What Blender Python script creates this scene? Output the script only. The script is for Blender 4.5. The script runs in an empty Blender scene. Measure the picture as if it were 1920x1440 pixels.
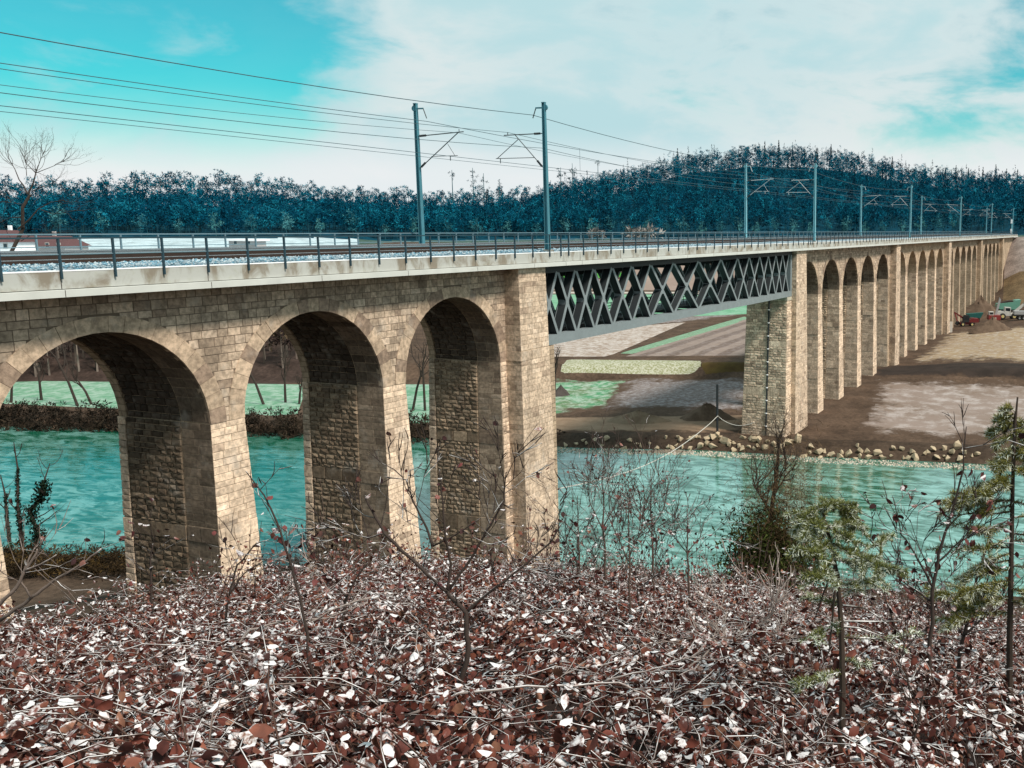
import bpy, bmesh, math, random
import numpy as np
from mathutils import Vector, Matrix

# ---------------------------------------------------------------- camera, sky, sun
SC = bpy.context.scene
COL = SC.collection
F_PX, PX, PY = 1824.6, 1447.4, 720.5          # focal length and principal point in photo pixels (1920 wide)
YAW, PITCH, ROLL = 0.333, 0.159, 0.0083
_f = np.array([math.cos(YAW)*math.cos(PITCH), math.sin(YAW)*math.cos(PITCH), -math.sin(PITCH)])
_r = np.cross(_f, [0, 0, 1.0]); _r /= np.linalg.norm(_r); _u = np.cross(_r, _f)
_c, _s = math.cos(ROLL), math.sin(ROLL)
CR, CU, CF = _c*_r + _s*_u, -_s*_r + _c*_u, _f
cam_d = bpy.data.cameras.new('camera'); cam = bpy.data.objects.new('camera', cam_d); COL.objects.link(cam)
cam.matrix_world = Matrix(((CR[0], CU[0], -CF[0], 0), (CR[1], CU[1], -CF[1], 0), (CR[2], CU[2], -CF[2], 0), (0, 0, 0, 1)))
cam_d.sensor_width = 36; cam_d.sensor_fit = 'HORIZONTAL'; cam_d.lens = F_PX/1920*36
cam_d.shift_x = (960-PX)/1920; cam_d.shift_y = 0
cam_d.clip_start = 0.1; cam_d.clip_end = 9000
SC.camera = cam
SC.render.resolution_x, SC.render.resolution_y = 1024, 768
SC.view_settings.view_transform = 'Standard'; SC.view_settings.look = 'None'
SC.view_settings.exposure = 0.0; SC.view_settings.gamma = 1.0
SC.view_settings.use_curve_mapping = False
SC.cycles.use_denoising = True
SC.cycles.max_bounces = 6; SC.cycles.diffuse_bounces = 3; SC.cycles.glossy_bounces = 3
SC.cycles.transparent_max_bounces = 4

SUN_EL, SUN_AZ = math.radians(52), math.radians(-101)   # azimuth of the sun seen from the place, counted from +x
SUN_STRENGTH, SKY_STRENGTH = 4.7, 0.10
sun_d = bpy.data.lights.new('sun', 'SUN'); sun_d.energy = SUN_STRENGTH; sun_d.angle = math.radians(11)
sun_d.color = (1.0, 0.90, 0.79)
sun = bpy.data.objects.new('sun', sun_d); COL.objects.link(sun)
_sd = Vector((math.cos(SUN_EL)*math.cos(SUN_AZ), math.cos(SUN_EL)*math.sin(SUN_AZ), math.sin(SUN_EL)))
sun.rotation_euler = _sd.to_track_quat('Z', 'Y').to_euler(); sun.location = (0, 0, 60)

def ray(x, y):
    return (x-PX)/F_PX*CR - (y-PY)/F_PX*CU + CF
def at_y(x, y, Y):
    d = ray(x, y); return d*(Y/d[1])
def project(P):
    P = np.asarray(P, float); q = np.stack([P@CR, P@CU, P@CF], -1)
    return PX+F_PX*q[..., 0]/q[..., 2], PY-F_PX*q[..., 1]/q[..., 2], q[..., 2]

class NT:
    """small helper to write node trees"""
    def __init__(s, tree): s.t = tree; s.t.nodes.clear()
    def n(s, kind, ins=None, **kw):
        nd = s.t.nodes.new(kind)
        for k, v in kw.items(): setattr(nd, k, v)
        for k, v in (ins or {}).items():
            sock = nd.inputs[k]
            if isinstance(v, tuple) and len(v) == 2 and hasattr(v[0], 'outputs'): s.t.links.new(v[0].outputs[v[1]], sock)
            elif hasattr(v, 'outputs'): s.t.links.new(v.outputs[0], sock)
            else: sock.default_value = v
        return nd
    def math(s, op, a, b=0.0, clamp=False):
        return s.n('ShaderNodeMath', {0: a, 1: b}, operation=op, use_clamp=clamp)
    def mix(s, fac, a, b, blend='MIX'):
        nd = s.n('ShaderNodeMix', data_type='RGBA', blend_type=blend)
        for k, v in ((0, fac), (6, a), (7, b)):
            if isinstance(v, tuple) and len(v) == 2 and hasattr(v[0], 'outputs'): s.t.links.new(v[0].outputs[v[1]], nd.inputs[k])
            elif hasattr(v, 'outputs'):
                s.t.links.new(v.outputs[2] if v.bl_idname == 'ShaderNodeMix' else v.outputs[0], nd.inputs[k])
            else: nd.inputs[k].default_value = v if k == 0 else (tuple(v)+(1,))[:4]
        return nd
    def ramp(s, fac, stops):
        nd = s.n('ShaderNodeValToRGB', {0: fac}); e = nd.color_ramp.elements
        while len(e) < len(stops): e.new(0.5)
        for el, (p, c) in zip(e, stops):
            el.position = p; el.color = (c, c, c, 1) if isinstance(c, (int, float)) else (tuple(c)+(1,))[:4]
        return nd
    def rng(s, v, a, b, c=0.0, d=1.0, smooth=True):
        return s.n('ShaderNodeMapRange', {0: v, 1: a, 2: b, 3: c, 4: d}, interpolation_type='SMOOTHSTEP' if smooth else 'LINEAR', clamp=True)

# ---- world: Nishita sky behind a broken, thin cloud deck
W = bpy.data.worlds.new('World'); SC.world = W; W.use_nodes = True
w = NT(W.node_tree)
sky = w.n('ShaderNodeTexSky', sky_type='NISHITA', sun_disc=False, sun_elevation=SUN_EL, sun_rotation=math.pi/2-SUN_AZ,
          altitude=400, air_density=1.0, dust_density=0.6, ozone_density=2.0)
tc = w.n('ShaderNodeTexCoord')
sep = w.n('ShaderNodeSeparateXYZ', {0: (tc, 'Generated')})
mp = w.n('ShaderNodeMapping', {0: (tc, 'Generated'), 'Scale': (1, 1, 2.6)})
nz = w.n('ShaderNodeTexNoise', {0: mp, 'Scale': 3.2, 'Detail': 5, 'Roughness': .52, 'Distortion': .35})
nz2 = w.n('ShaderNodeTexNoise', {0: mp, 'Scale': 7.0, 'Detail': 6, 'Roughness': .58, 'Distortion': .3})
def blob(px, py, inner, outer):
    d = ray(px, py); d = d/np.linalg.norm(d)
    dot = w.n('ShaderNodeVectorMath', {0: (tc, 'Generated'), 1: tuple(d)}, operation='DOT_PRODUCT')
    return w.rng((dot, 'Value'), math.cos(math.radians(outer)), math.cos(math.radians(inner)))
# openings in the cloud deck
gap = w.math('MAXIMUM', blob(140, 150, 3, 15), blob(330, 40, 2, 11))
gap = w.math('MAXIMUM', gap, w.math('MULTIPLY', blob(1940, 200, 1, 11), .16))
gap = w.math('MAXIMUM', gap, w.math('MULTIPLY', blob(1250, -80, 1, 14), .32))
nmix = w.math('ADD', w.math('MULTIPLY', nz, .45), w.math('MULTIPLY', nz2, .55))
open_ = w.math('ADD', w.math('MULTIPLY', gap, .62), w.math('MULTIPLY', w.math('SUBTRACT', nmix, .5), 3.0))
open_ = w.rng(open_, .05, .60)
low = w.rng((sep, 'Z'), .03, .125)
open_ = w.math('MULTIPLY', w.math('MULTIPLY', open_, low), .90)
blue = w.mix(1.0, sky, (0.04, 1.22, 1.05), 'MULTIPLY')
shade = w.rng(w.math('ADD', w.math('MULTIPLY', nz, .5), w.math('MULTIPLY', nz2, .5)), .38, .60)
cloud = w.mix(shade, (4.9, 7.2, 7.6), (8.2, 8.4, 8.3))
cloud = w.mix(w.rng((sep, 'Z'), .05, .30, 0, .45), cloud, (5.2, 7.4, 7.8))
cloud = w.mix(w.rng((sep, 'Z'), .045, .10, .8, 0), cloud, (8.7, 8.8, 8.9))
colr = w.mix(open_, cloud, blue)
bg = w.n('ShaderNodeBackground', {0: (colr, 2), 1: SKY_STRENGTH})
w.n('ShaderNodeOutputWorld', {0: bg})

# ---------------------------------------------------------------- helpers
def tag(o, label=None, cat=None, group=None, kind=None):
    if label: o['label'] = label
    if cat: o['category'] = cat
    if group: o['group'] = group
    if kind: o['kind'] = kind
    return o
def empty(name, loc=(0, 0, 0), rz=0.0):
    o = bpy.data.objects.new(name, None); COL.objects.link(o); o.location = loc; o.rotation_euler = (0, 0, rz)
    o.empty_display_size = 0.3
    return o
def link_mesh(name, me, mat=None, parent=None):
    o = bpy.data.objects.new(name, me); COL.objects.link(o)
    if mat is not None and not me.materials: me.materials.append(mat)
    if parent is not None: o.parent = parent
    return o
def copy_tree(o, parent=None):
    c = o.copy(); COL.objects.link(c)
    if parent is not None: c.parent = parent
    for ch in list(o.children): copy_tree(ch, c)
    return c

class MB:
    """collects faces into one mesh"""
    def __init__(s): s.v = []; s.f = []; s.c = []
    def face(s, pts, col=None):
        n = len(s.v); s.v.extend([tuple(p) for p in pts]); s.f.append(tuple(range(n, n+len(pts)))); s.c.append(col)
    def box(s, x0, x1, y0, y1, z0, z1, col=None):
        n = len(s.v)
        s.v += [(x0,y0,z0),(x1,y0,z0),(x1,y1,z0),(x0,y1,z0),(x0,y0,z1),(x1,y0,z1),(x1,y1,z1),(x0,y1,z1)]
        for q in ((0,3,2,1),(4,5,6,7),(0,1,5,4),(1,2,6,5),(2,3,7,6),(3,0,4,7)): s.f.append(tuple(n+i for i in q)); s.c.append(col)
    def hexa(s, P, col=None):   # eight corners, bottom ring then top ring
        n = len(s.v); s.v += [tuple(p) for p in P]
        for q in ((0,3,2,1),(4,5,6,7),(0,1,5,4),(1,2,6,5),(2,3,7,6),(3,0,4,7)): s.f.append(tuple(n+i for i in q)); s.c.append(col)
    def bar(s, a, b, w, d, up=(0, 1, 0), col=None):  # box from a to b, w in plane, d along up
        a, b = Vector(a), Vector(b); t = (b-a).normalized(); u = Vector(up); u = (u-t*u.dot(t)).normalized(); q = t.cross(u)
        P = [p+q*(w/2*i)+u*(d/2*j) for p in (a, b) for i, j in ((-1,-1),(1,-1),(1,1),(-1,1))]
        s.hexa(P, col)
    def tube(s, pts, radii, n=5, cap=True, col=None):
        pts = [Vector(p) for p in pts]
        if not hasattr(radii, '__len__'): radii = [radii]*len(pts)
        base = len(s.v); ref = Vector((0.13, 0.2, 0.97)); prev = None
        for i, p in enumerate(pts):
            t = (pts[min(i+1, len(pts)-1)]-pts[max(i-1, 0)])
            t = t.normalized() if t.length > 1e-9 else Vector((0, 0, 1))
            if prev is None:
                u = t.cross(ref)
                if u.length < .1: u = t.cross(Vector((1, 0, 0)))
            else: u = prev-t*prev.dot(t)
            u.normalize(); prev = u; q = t.cross(u)
            for k in range(n):
                a = 2*math.pi*k/n; s.v.append(tuple(p+u*(math.cos(a)*radii[i])+q*(math.sin(a)*radii[i])))
        for i in range(len(pts)-1):
            for k in range(n):
                k2 = (k+1) % n; a = base+i*n; b = a+n
                s.f.append((a+k, a+k2, b+k2, b+k)); s.c.append(col)
        if cap:
            s.f.append(tuple(base+k for k in reversed(range(n)))); s.c.append(col)
            e = base+(len(pts)-1)*n; s.f.append(tuple(e+k for k in range(n))); s.c.append(col)
    def lathe(s, prof, n=12, centre=(0, 0, 0), axis='z', col=None):
        base = len(s.v); cx, cy, cz = centre
        for r, h in prof:
            for k in range(n):
                a = 2*math.pi*k/n; p, q = r*math.cos(a), r*math.sin(a)
                s.v.append((cx+p, cy+q, cz+h) if axis == 'z' else (cx+p, cy+h, cz+q) if axis == 'y' else (cx+h, cy+p, cz+q))
        for i in range(len(prof)-1):
            for k in range(n):
                a = base+i*n; k2 = (k+1) % n; s.f.append((a+k, a+k2, a+n+k2, a+n+k)); s.c.append(col)
        s.f.append(tuple(base+k for k in range(n))); s.c.append(col)
        e = base+(len(prof)-1)*n; s.f.append(tuple(e+k for k in range(n))); s.c.append(col)
    def mesh(s, name, mat=None, smooth=False):
        me = bpy.data.meshes.new(name); me.from_pydata(s.v, [], s.f); me.validate(clean_customdata=False)
        if any(c is not None for c in s.c) and len(me.polygons) == len(s.c):
            a = me.attributes.new('Col', 'FLOAT_COLOR', 'FACE')
            a.data.foreach_set('color', np.array([(tuple(c)+(1,))[:4] if c is not None else (1, 1, 1, 1) for c in s.c], np.float32).ravel())
        if mat is not None: me.materials.append(mat)
        if smooth: me.polygons.foreach_set('use_smooth', [True]*len(me.polygons))
        me.update(); return me
    def build(s, name, mat=None, parent=None, smooth=False):
        return link_mesh(name, s.mesh(name, mat, smooth), None, parent)

def np_mesh(name, V, Fa, cols=None, mat=None, smooth=False):
    """V (n,3), Fa (m,3|4), cols (m,3) per face"""
    V = np.ascontiguousarray(V, np.float32); Fa = np.ascontiguousarray(Fa, np.int32); k = Fa.shape[1]
    me = bpy.data.meshes.new(name)
    me.vertices.add(len(V)); me.vertices.foreach_set('co', V.ravel())
    me.loops.add(Fa.size); me.loops.foreach_set('vertex_index', Fa.ravel())
    me.polygons.add(len(Fa)); me.polygons.foreach_set('loop_start', np.arange(0, Fa.size, k, dtype=np.int32))
    me.polygons.foreach_set('loop_total', np.full(len(Fa), k, np.int32))
    me.polygons.foreach_set('use_smooth', np.full(len(Fa), bool(smooth)))
    me.update(calc_edges=True)
    if cols is not None:
        a = me.attributes.new('Col', 'FLOAT_COLOR', 'FACE')
        c4 = np.ones((len(Fa), 4), np.float32); c4[:, :3] = cols; a.data.foreach_set('color', c4.ravel())
    if mat is not None: me.materials.append(mat)
    return me

# ---------------------------------------------------------------- materials
def new_mat(name):
    m = bpy.data.materials.new(name); m.use_nodes = True; return m, NT(m.node_tree)
def finish(t, col, rough=.8, bump=None, bs=.3, bd=.02, spec=.3, metal=0.0, normal=None):
    ins = {'Base Color': col if not hasattr(col, 'bl_idname') or col.bl_idname != 'ShaderNodeMix' else (col, 2), 'Roughness': rough, 'Metallic': metal, 'Specular IOR Level': spec}
    if bump is not None: normal = t.n('ShaderNodeBump', {'Height': bump, 'Strength': bs, 'Distance': bd})
    if normal is not None: ins['Normal'] = normal
    p = t.n('ShaderNodeBsdfPrincipled', ins); t.n('ShaderNodeOutputMaterial', {0: p}); return p
def opos(t): return (t.n('ShaderNodeNewGeometry'), 'Position')
def noise(t, scale, detail=4, rough=.55, vec=None, dist=0.0):
    return t.n('ShaderNodeTexNoise', {0: vec or opos(t), 'Scale': scale, 'Detail': detail, 'Roughness': rough, 'Distortion': dist})
def simple(name, c, rough=.6, var=.25, scale=3.0, bs=.15, bd=.01, metal=0.0, spec=.3):
    m, t = new_mat(name); nz = noise(t, scale); c = np.array(c)
    finish(t, t.mix(nz, tuple(c*(1-var)), tuple(c*(1+var))), rough, noise(t, scale*6), bs, bd, spec, metal); return m
def attr_mat(name, rough=.85, var=.35, scale=4.0, bs=.3, bd=.02, spec=.2, dirt=None, streak=False):
    m, t = new_mat(name); a = t.n('ShaderNodeAttribute', attribute_name='Col')
    nz = noise(t, scale); f = t.rng(nz, .25, .75, 1-var, 1+var)
    c = t.mix(1.0, a, f, 'MULTIPLY')
    if streak:
        mp = t.n('ShaderNodeMapping', {0: opos(t), 'Scale': (1.5, 1.5, .16)}); c = t.mix(t.rng(noise(t, 1.0, 5, .65, mp), .52, .72, 0, .42), c, (.105, .082, .064))
        c = t.mix(t.rng(noise(t, .8, 4, .6), .55, .75, 0, .45), c, (.46, .42, .37))
    if dirt: c = t.mix(t.rng(noise(t, dirt[1], 3), .5, .68, 0, dirt[2]), c, dirt[0])
    finish(t, c, rough, noise(t, scale*4, 5, .6), bs, bd, spec); return m

M = {}
M['stone'] = attr_mat('dressed_limestone', .9, .34, 5.5, .55, .03, .15, ((.075, .055, .040), .45, .26), True)
# core masonry: mortar with courses, for faces where single stones are too far away to tell apart
m, t = new_mat('coursed_masonry')
sp = t.n('ShaderNodeSeparateXYZ', {0: opos(t)})
uv = t.n('ShaderNodeCombineXYZ', {0: t.math('ADD', (sp, 0), (sp, 1)), 1: (sp, 2)})
br = t.n('ShaderNodeTexBrick', {0: uv, 'Color1': (.60, .46, .33, 1), 'Color2': (.43, .325, .225, 1), 'Mortar': (.21, .16, .12, 1), 'Scale': 1.0, 'Mortar Size': .018, 'Mortar Smooth': .3, 'Brick Width': .62, 'Row Height': .31})
big = t.rng(noise(t, .35, 4), .3, .75, .78, 1.2)
c = t.mix(1.0, br, big, 'MULTIPLY'); c = t.mix(t.rng(noise(t, 3.0), .42, .7, 0, .5), c, (.2, .155, .11))
finish(t, c, .92, t.math('ADD', t.math('MULTIPLY', (br, 1), -1.0), noise(t, 5.0)), .6, .05, .12); M['masonry'] = m
M['mortar'] = simple('mortar_bed', (.16, .122, .09), .95, .35, 2.0, .5, .03)
# precast concrete fascia with runs of dirt
m, t = new_mat('weathered_concrete')
mpn = t.n('ShaderNodeMapping', {0: opos(t), 'Scale': (.9, 1, .55)})
st = t.rng(noise(t, 1.0, 6, .62, mpn, .6), .42, .62, 0, .85)
st2 = t.rng(noise(t, 3.5, 5, .7), .5, .75, 0, .5)
c = t.mix(st, (.44, .455, .43), (.20, .165, .12)); c = t.mix(st2, c, (.36, .375, .30))
finish(t, c, .85, noise(t, 9), .25, .01, .2); M['concrete'] = m
M['cornice'] = simple('pale_cornice_concrete', (.56, .58, .55), .85, .16, 1.1, .2, .01)
M['snowcap'] = simple('snow_dusting', (.86, .88, .90), .8, .08, 3)
M['truss'] = simple('blue_grey_bridge_paint', (.21, .25, .265), .42, .22, 1.5, .06, .004, 0, .45)
M['truss_web'] = simple('web_steel_painted_shade', (.030, .036, .040), .5, .2, 1.5)  # brace sides coloured dark to paint in their shade
M['dark_steel'] = simple('dark_steel', (.028, .034, .038), .55, .3, 2)
M['rail_steel'] = simple('galvanised_rail', (.17, .27, .32), .45, .2, 2, .05, .003, .3)
M['post_steel'] = simple('painted_railing_post', (.022, .055, .075), .5, .3, 2)
M['mast_steel'] = simple('galvanised_mast', (.075, .24, .30), .45, .22, 1.2, .05, .003, .25)
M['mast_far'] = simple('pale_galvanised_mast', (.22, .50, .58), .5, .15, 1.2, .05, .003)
M['tube_steel'] = simple('cantilever_tube', (.07, .085, .09), .5, .2)
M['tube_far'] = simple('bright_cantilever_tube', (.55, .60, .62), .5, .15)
M['wire'] = simple('contact_wire', (.055, .10, .12), .6, .1)
M['rust'] = simple('rusty_rail', (.035, .022, .017), .7, .4, 4)
M['rail_top'] = simple('polished_rail_head', (.50, .55, .58), .25, .1, 4, .02, .001, .8)
M['sleeper'] = simple('concrete_sleeper', (.10, .10, .10), .85, .3, 4)
# ---------------------------------------------------------------- terrain
RNG = np.random.default_rng(7); random.seed(7)
def sm(t): t = np.clip(t, 0, 1); return t*t*(3-2*t)
WATER = -25.8
def far_bank(y): return np.interp(y, [-400,-60,9,32,44,59,78,92,117,131,200,400,900], [200,119,106.5,102.4,101,96.6,94.9,91.7,86.2,81.6,66,15,-140])
def near_bank(y): return np.interp(y, [-400,-60,23,28,73,150,400,900], [150,84,65.2,63,53,34,-28,-180])
def brush_top(x, y):
    az = np.degrees(np.arctan2(y, x)); d = np.hypot(x, y)
    m = np.interp(az, [-180,-120,-60,4,17,24,35,47,59,90,150,180], [-.2,-.1,.29,.283,.27,.2505,.2255,.210,.208,.21,-.1,-.2])
    k = np.interp(az, [-180,-120,-60,4,17,24,35,47,55,59,90,150,180], [-.2,-.1,.4,.43,.41,.37,.345,.328,.315,.31,.31,-.1,-.2])
    dd = np.minimum(d, 20); q = .00434*np.where(np.abs(az-20) < 95, 1.0, .2)
    return -.85-m*dd-q*dd*dd-k*np.maximum(d-20, 0)
def hill(az):
    crest = np.interp(az, [-40,5,11.5,17.6,24,31,38,46,56,75], [700,690,700,710,690,600,560,560,560,560])
    slope = np.interp(az, [-40,-10,5,8,11.5,15,17.6,20,24,27,31,34,38,42,46,52,56,75], [.05,.057,.0600,.064,.071,.083,.0865,.087,.080,.066,.050,.041,.0365,.040,.0455,.0435,.039,.038])
    foot = np.interp(az, [-40,5,9,20,30,40,46,75], [425,428,470,480,490,450,425,425])
    return foot, crest, slope*crest-18
def H(x, y):
    x = np.asarray(x, float); y = np.asarray(y, float)
    az = np.degrees(np.arctan2(y, x)); d = np.hypot(x, y)
    sb, sn = far_bank(y), near_bank(y)
    near = brush_top(x, y)-.55*np.clip((24-d)/6+0.3, .3, 1)
    near = np.maximum(near, -25.1)
    near = -26.6+(near+26.6)*sm((sn+1.5-x)/5)
    plain = -24.75+.6*sm((x-sb)/60)
    L = np.interp(y, [-60,12,34,55,82,140,300], [161,156,152,146,133,112,50])
    plain = plain+2.0*sm((x-L)/5)*(1-.92*np.exp(-((y-36)/12)**2))
    db1 = np.interp(az, [-40,5,8,25,40,43,46,58,80], [305,312,335,330,330,230,172,190,200])
    db2 = np.interp(az, [-40,5,8,25,40,46,58,80], [392,396,425,460,430,292,300,300])
    zt = np.interp(az, [-40,5,9,25,40,46,80], [-2.6,-2.6,-5,-7,-7,-8,-8])
    z = plain+(zt-plain)*sm((d-db1)/(db2-db1))
    foot, crest, zc = hill(az)
    t = np.clip((d-foot)/(crest-foot), 0, 1)
    z = z+2.5*sm((d-db2)/120.)
    z = z+(zc-z)*(t**1.15)-np.maximum(d-crest, 0)*.05
    far = -26.6+(z+26.6)*sm((x-sb+1.0)/6)
    mid = sn*.5+sb*.5
    return np.where(x < mid, near, far)
def ground_at(px, py, lift=0.0):
    d = ray(px, py); t = 1.0; step = .5
    while t < 3000:
        P = d*t
        if P[2] < H(P[0], P[1])+lift: break
        t += step*(1+t*.01)
    lo, hi = t-step*(1+t*.01)*1.2, t
    for _ in range(30):
        mid = (lo+hi)/2; P = d*mid
        if P[2] < H(P[0], P[1])+lift: hi = mid
        else: lo = mid
    return d*hi

# one sheet, fine near the viewpoint and coarse towards the horizon
azs = np.concatenate([np.linspace(-180, -30, 40, endpoint=False), np.linspace(-30, 85, 270, endpoint=False), np.linspace(85, 180, 30)])
rad = np.concatenate([np.linspace(.0, 3, 8, endpoint=False), np.geomspace(3, 4200, 430)])
A, R = np.meshgrid(np.radians(azs), rad); X, Y = R*np.cos(A), R*np.sin(A)
Z = H(X, Y)
rough = (np.sin(X*1.3+np.sin(Y*.9))*np.sin(Y*1.1+np.cos(X*.7)))*.07
Z = Z+rough*np.clip((60-R)/20, 0, 1)
V = np.stack([X, Y, Z], -1).reshape(-1, 3)
nr_, na_ = R.shape; idx = np.arange(nr_*na_).reshape(nr_, na_)
Q = np.stack([idx[:-1, :-1], idx[1:, :-1], idx[1:, 1:], idx[:-1, 1:]], -1).reshape(-1, 4)
c = V[Q].mean(1); cx, cy = c[:, 0], c[:, 1]; caz = np.degrees(np.arctan2(cy, cx)); cd = np.hypot(cx, cy)
cols = np.zeros((len(Q), 3)); cols[:] = (.080, .053, .037)                   # bare brown soil
def put(mask, col, f=1.0): cols[mask] = cols[mask]*(1-f)+np.array(col)*f
near_side = cx < (near_bank(cy)+far_bank(cy))/2
put(near_side, (.060, .042, .030))
put(near_side & (cd < 26), (.030, .019, .016))
put((~near_side) & (cx < far_bank(cy)+7), (.055, .038, .027))
fst, crs, zc_ = hill(caz)
put((~near_side) & (caz > 43.5) & (cd > 168), (.050, .034, .028))             # wooded scarp floor
put((~near_side) & (cd > np.interp(caz, [5, 40, 46], [396, 432, 300])), (.05, .09, .075))
put((~near_side) & (caz > 42) & (cd > 300) & (cd < fst), (.40, .50, .54))      # snow-covered fields on the terrace
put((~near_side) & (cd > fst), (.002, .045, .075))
put((~near_side) & (caz < 5.6) & (cd > 305) & (cd < 395), (.13, .09, .05))
put((~near_side) & (caz < 5.6) & (cd > 350) & (cd < 400), (.22, .18, .16))
me = np_mesh('ground', V, Q, cols, None, True)
m, t = new_mat('soil'); a = t.n('ShaderNodeAttribute', attribute_name='Col')
n1 = t.rng(noise(t, .22, 6, .65), .3, .72, .66, 1.35); n2 = t.rng(noise(t, 2.2, 5, .6), .3, .7, .75, 1.25)
c_ = t.mix(1.0, t.mix(1.0, a, n1, 'MULTIPLY'), n2, 'MULTIPLY')
finish(t, c_, .95, t.math('ADD', noise(t, 1.5, 6, .65), t.math('MULTIPLY', noise(t, 9, 4), .4)), .7, .12, .1)
ground = link_mesh('ground', me, m); tag(ground, 'brown valley floor and hillside falling to the river', kind='structure')

# water
m, t = new_mat('river_water')
gpos = opos(t)
mpn = t.n('ShaderNodeMapping', {0: gpos, 'Rotation': (0, 0, math.radians(13)), 'Scale': (1.0, .42, 1)})
wv = t.math('ADD', noise(t, .55, 4, .6, mpn, .8), t.math('MULTIPLY', noise(t, 1.7, 3, .6, mpn, .5), .45))
patch_n = t.math('MULTIPLY', t.rng(noise(t, .03, 3, .5, mpn), .3, .62, .3, 1.0), t.rng(noise(t, .7, 5, .65, mpn, 1.2), .38, .62, 0, 1.0))
wc = t.mix(patch_n, (.004, .085, .046), (.19, .40, .36))  # pale ripples paint reflected sky light into the water colour
pale_ripple = t.rng(t.math('MULTIPLY', noise(t, 1.1, 5, .7, mpn, 1.2), noise(t, .35, 3)), .36, .46, 0, .45)
wc = t.mix(pale_ripple, wc, (.34, .60, .60))
finish(t, wc, .03, wv, .085, .5, .8); M['water'] = m
mb = MB(); N = 40
ys = np.linspace(-400, 900, N)
for i in range(N-1):
    y0, y1 = ys[i], ys[i+1]
    mb.face([(near_bank(y0)-6, y0, WATER), (far_bank(y0)+6, y0, WATER), (far_bank(y1)+6, y1, WATER), (near_bank(y1)-6, y1, WATER)])
tag(mb.build('river', m), 'turquoise river flowing under the bridge', kind='structure')

def patch(name, label, quad, mat, nx=16, ny=16, lift=.05, world=False, wob=0.0):
    """a field lying on the terrain: four corners, draped"""
    P = [np.array(q, float) if world else ground_at(*q)[:2] for q in quad]
    U, Vv = np.meshgrid(np.linspace(0, 1, nx+1), np.linspace(0, 1, ny+1)); U, Vv = U[..., None], Vv[..., None]
    G = (P[0]*(1-U)+P[1]*U)*(1-Vv)+(P[3]*(1-U)+P[2]*U)*Vv
    if wob:
        e = np.minimum(np.minimum(U, 1-U), np.minimum(Vv, 1-Vv))[..., 0]
        k = np.where(e < 1e-6, 1, 0); G = G+(np.stack([np.sin(G[..., 1]*.9+G[..., 0]), np.sin(G[..., 0]*.8-G[..., 1]*.6)], -1))*wob*k[..., None]
    Zp = H(G[..., 0], G[..., 1])+(lift+.05)*np.clip(np.minimum(np.minimum(U, 1-U), np.minimum(Vv, 1-Vv))[..., 0]*16, 0, 1)-.02
    Vp = np.concatenate([G, Zp[..., None]], -1).reshape(-1, 3)
    ii = np.arange((nx+1)*(ny+1)).reshape(ny+1, nx+1)
    Qp = np.stack([ii[:-1, :-1], ii[:-1, 1:], ii[1:, 1:], ii[1:, :-1]], -1).reshape(-1, 4)
    me = np_mesh(name, Vp, Qp, None, mat, True); a = me.attributes.new('edge', 'FLOAT', 'POINT')
    a.data.foreach_set('value', (np.minimum(np.minimum(U, 1-U), np.minimum(Vv, 1-Vv))[..., 0]*3.2).astype(np.float32).ravel())
    o = link_mesh(name, me); tag(o, label, kind='structure'); return o
def field_mat(name, ca, cb, frost=None, sc=.35, f0=.45, f1=.65, rows=None, fade=None, k=.72):
    m, t = new_mat(name); ca = tuple(np.array(ca)*k); cb = tuple(np.array(cb)*k)
    if frost: frost = (tuple(np.array(frost[0])*k), frost[1])
    c = t.mix(t.rng(noise(t, sc, 5, .65), .3, .7), ca, cb)
    if rows:
        ang, w_, rc, amt = rows
        mp = t.n('ShaderNodeMapping', {0: opos(t), 'Rotation': (0, 0, math.radians(ang))})
        wv = t.n('ShaderNodeTexWave', {0: mp, 'Scale': w_, 'Distortion': 1.2, 'Detail': 2, 'Detail Scale': 2}, wave_type='BANDS', bands_direction='Y')
        c = t.mix(t.rng(wv, .35, .75, 0, amt), c, rc)
    if frost: c = t.mix(t.rng(noise(t, sc*4, 6, .7), f0, f1, 0, frost[1]), c, frost[0])
    if fade:      # thins out into the surrounding soil at its edges
        e = t.n('ShaderNodeAttribute', attribute_name='edge'); nn_ = t.math('ADD', (e, 'Fac'), t.math('MULTIPLY', t.math('SUBTRACT', noise(t, .30, 6, .7), .5), 1.5))
        c = t.mix(t.rng(nn_, .05, .40), fade, c)
    finish(t, c, .95, noise(t, 2.5, 5, .65), .6, .1, .1); return m
F_grey = field_mat('grey_fallow', (.20, .165, .15), (.135, .105, .095), ((.36, .34, .35), .7), .35, .42, .62, None, (.080, .053, .037), .9)
F_green = field_mat('frosted_turf', (.10, .33, .17), (.16, .19, .09), ((.50, .62, .53), .75), .25, .42, .62, None, (.080, .053, .037))
F_road = field_mat('sandy_track', (.29, .205, .14), (.22, .15, .10), None, .6, .45, .65, None, (.080, .053, .037), .95)
F_dyke = field_mat('frosted_rough_grass', (.26, .27, .12), (.40, .40, .26), ((.66, .66, .55), .8), .8, .42, .6)
F_dykeb = field_mat('olive_bank', (.13, .09, .03), (.085, .055, .022), None, .5)
_a, _b = ground_at(1165, 670), ground_at(1400, 598); _rowang = -math.degrees(math.atan2(_b[1]-_a[1], _b[0]-_a[0]))
F_plough = field_mat('ploughed_soil', (.34, .265, .225), (.27, .21, .18), ((.46, .40, .38), .5), .3, .4, .7, (_rowang, .075, (.12, .088, .075), .9))
F_pale = field_mat('frosted_stubble', (.42, .335, .275), (.31, .23, .18), ((.66, .60, .56), .85), .22, .40, .60)
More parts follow.
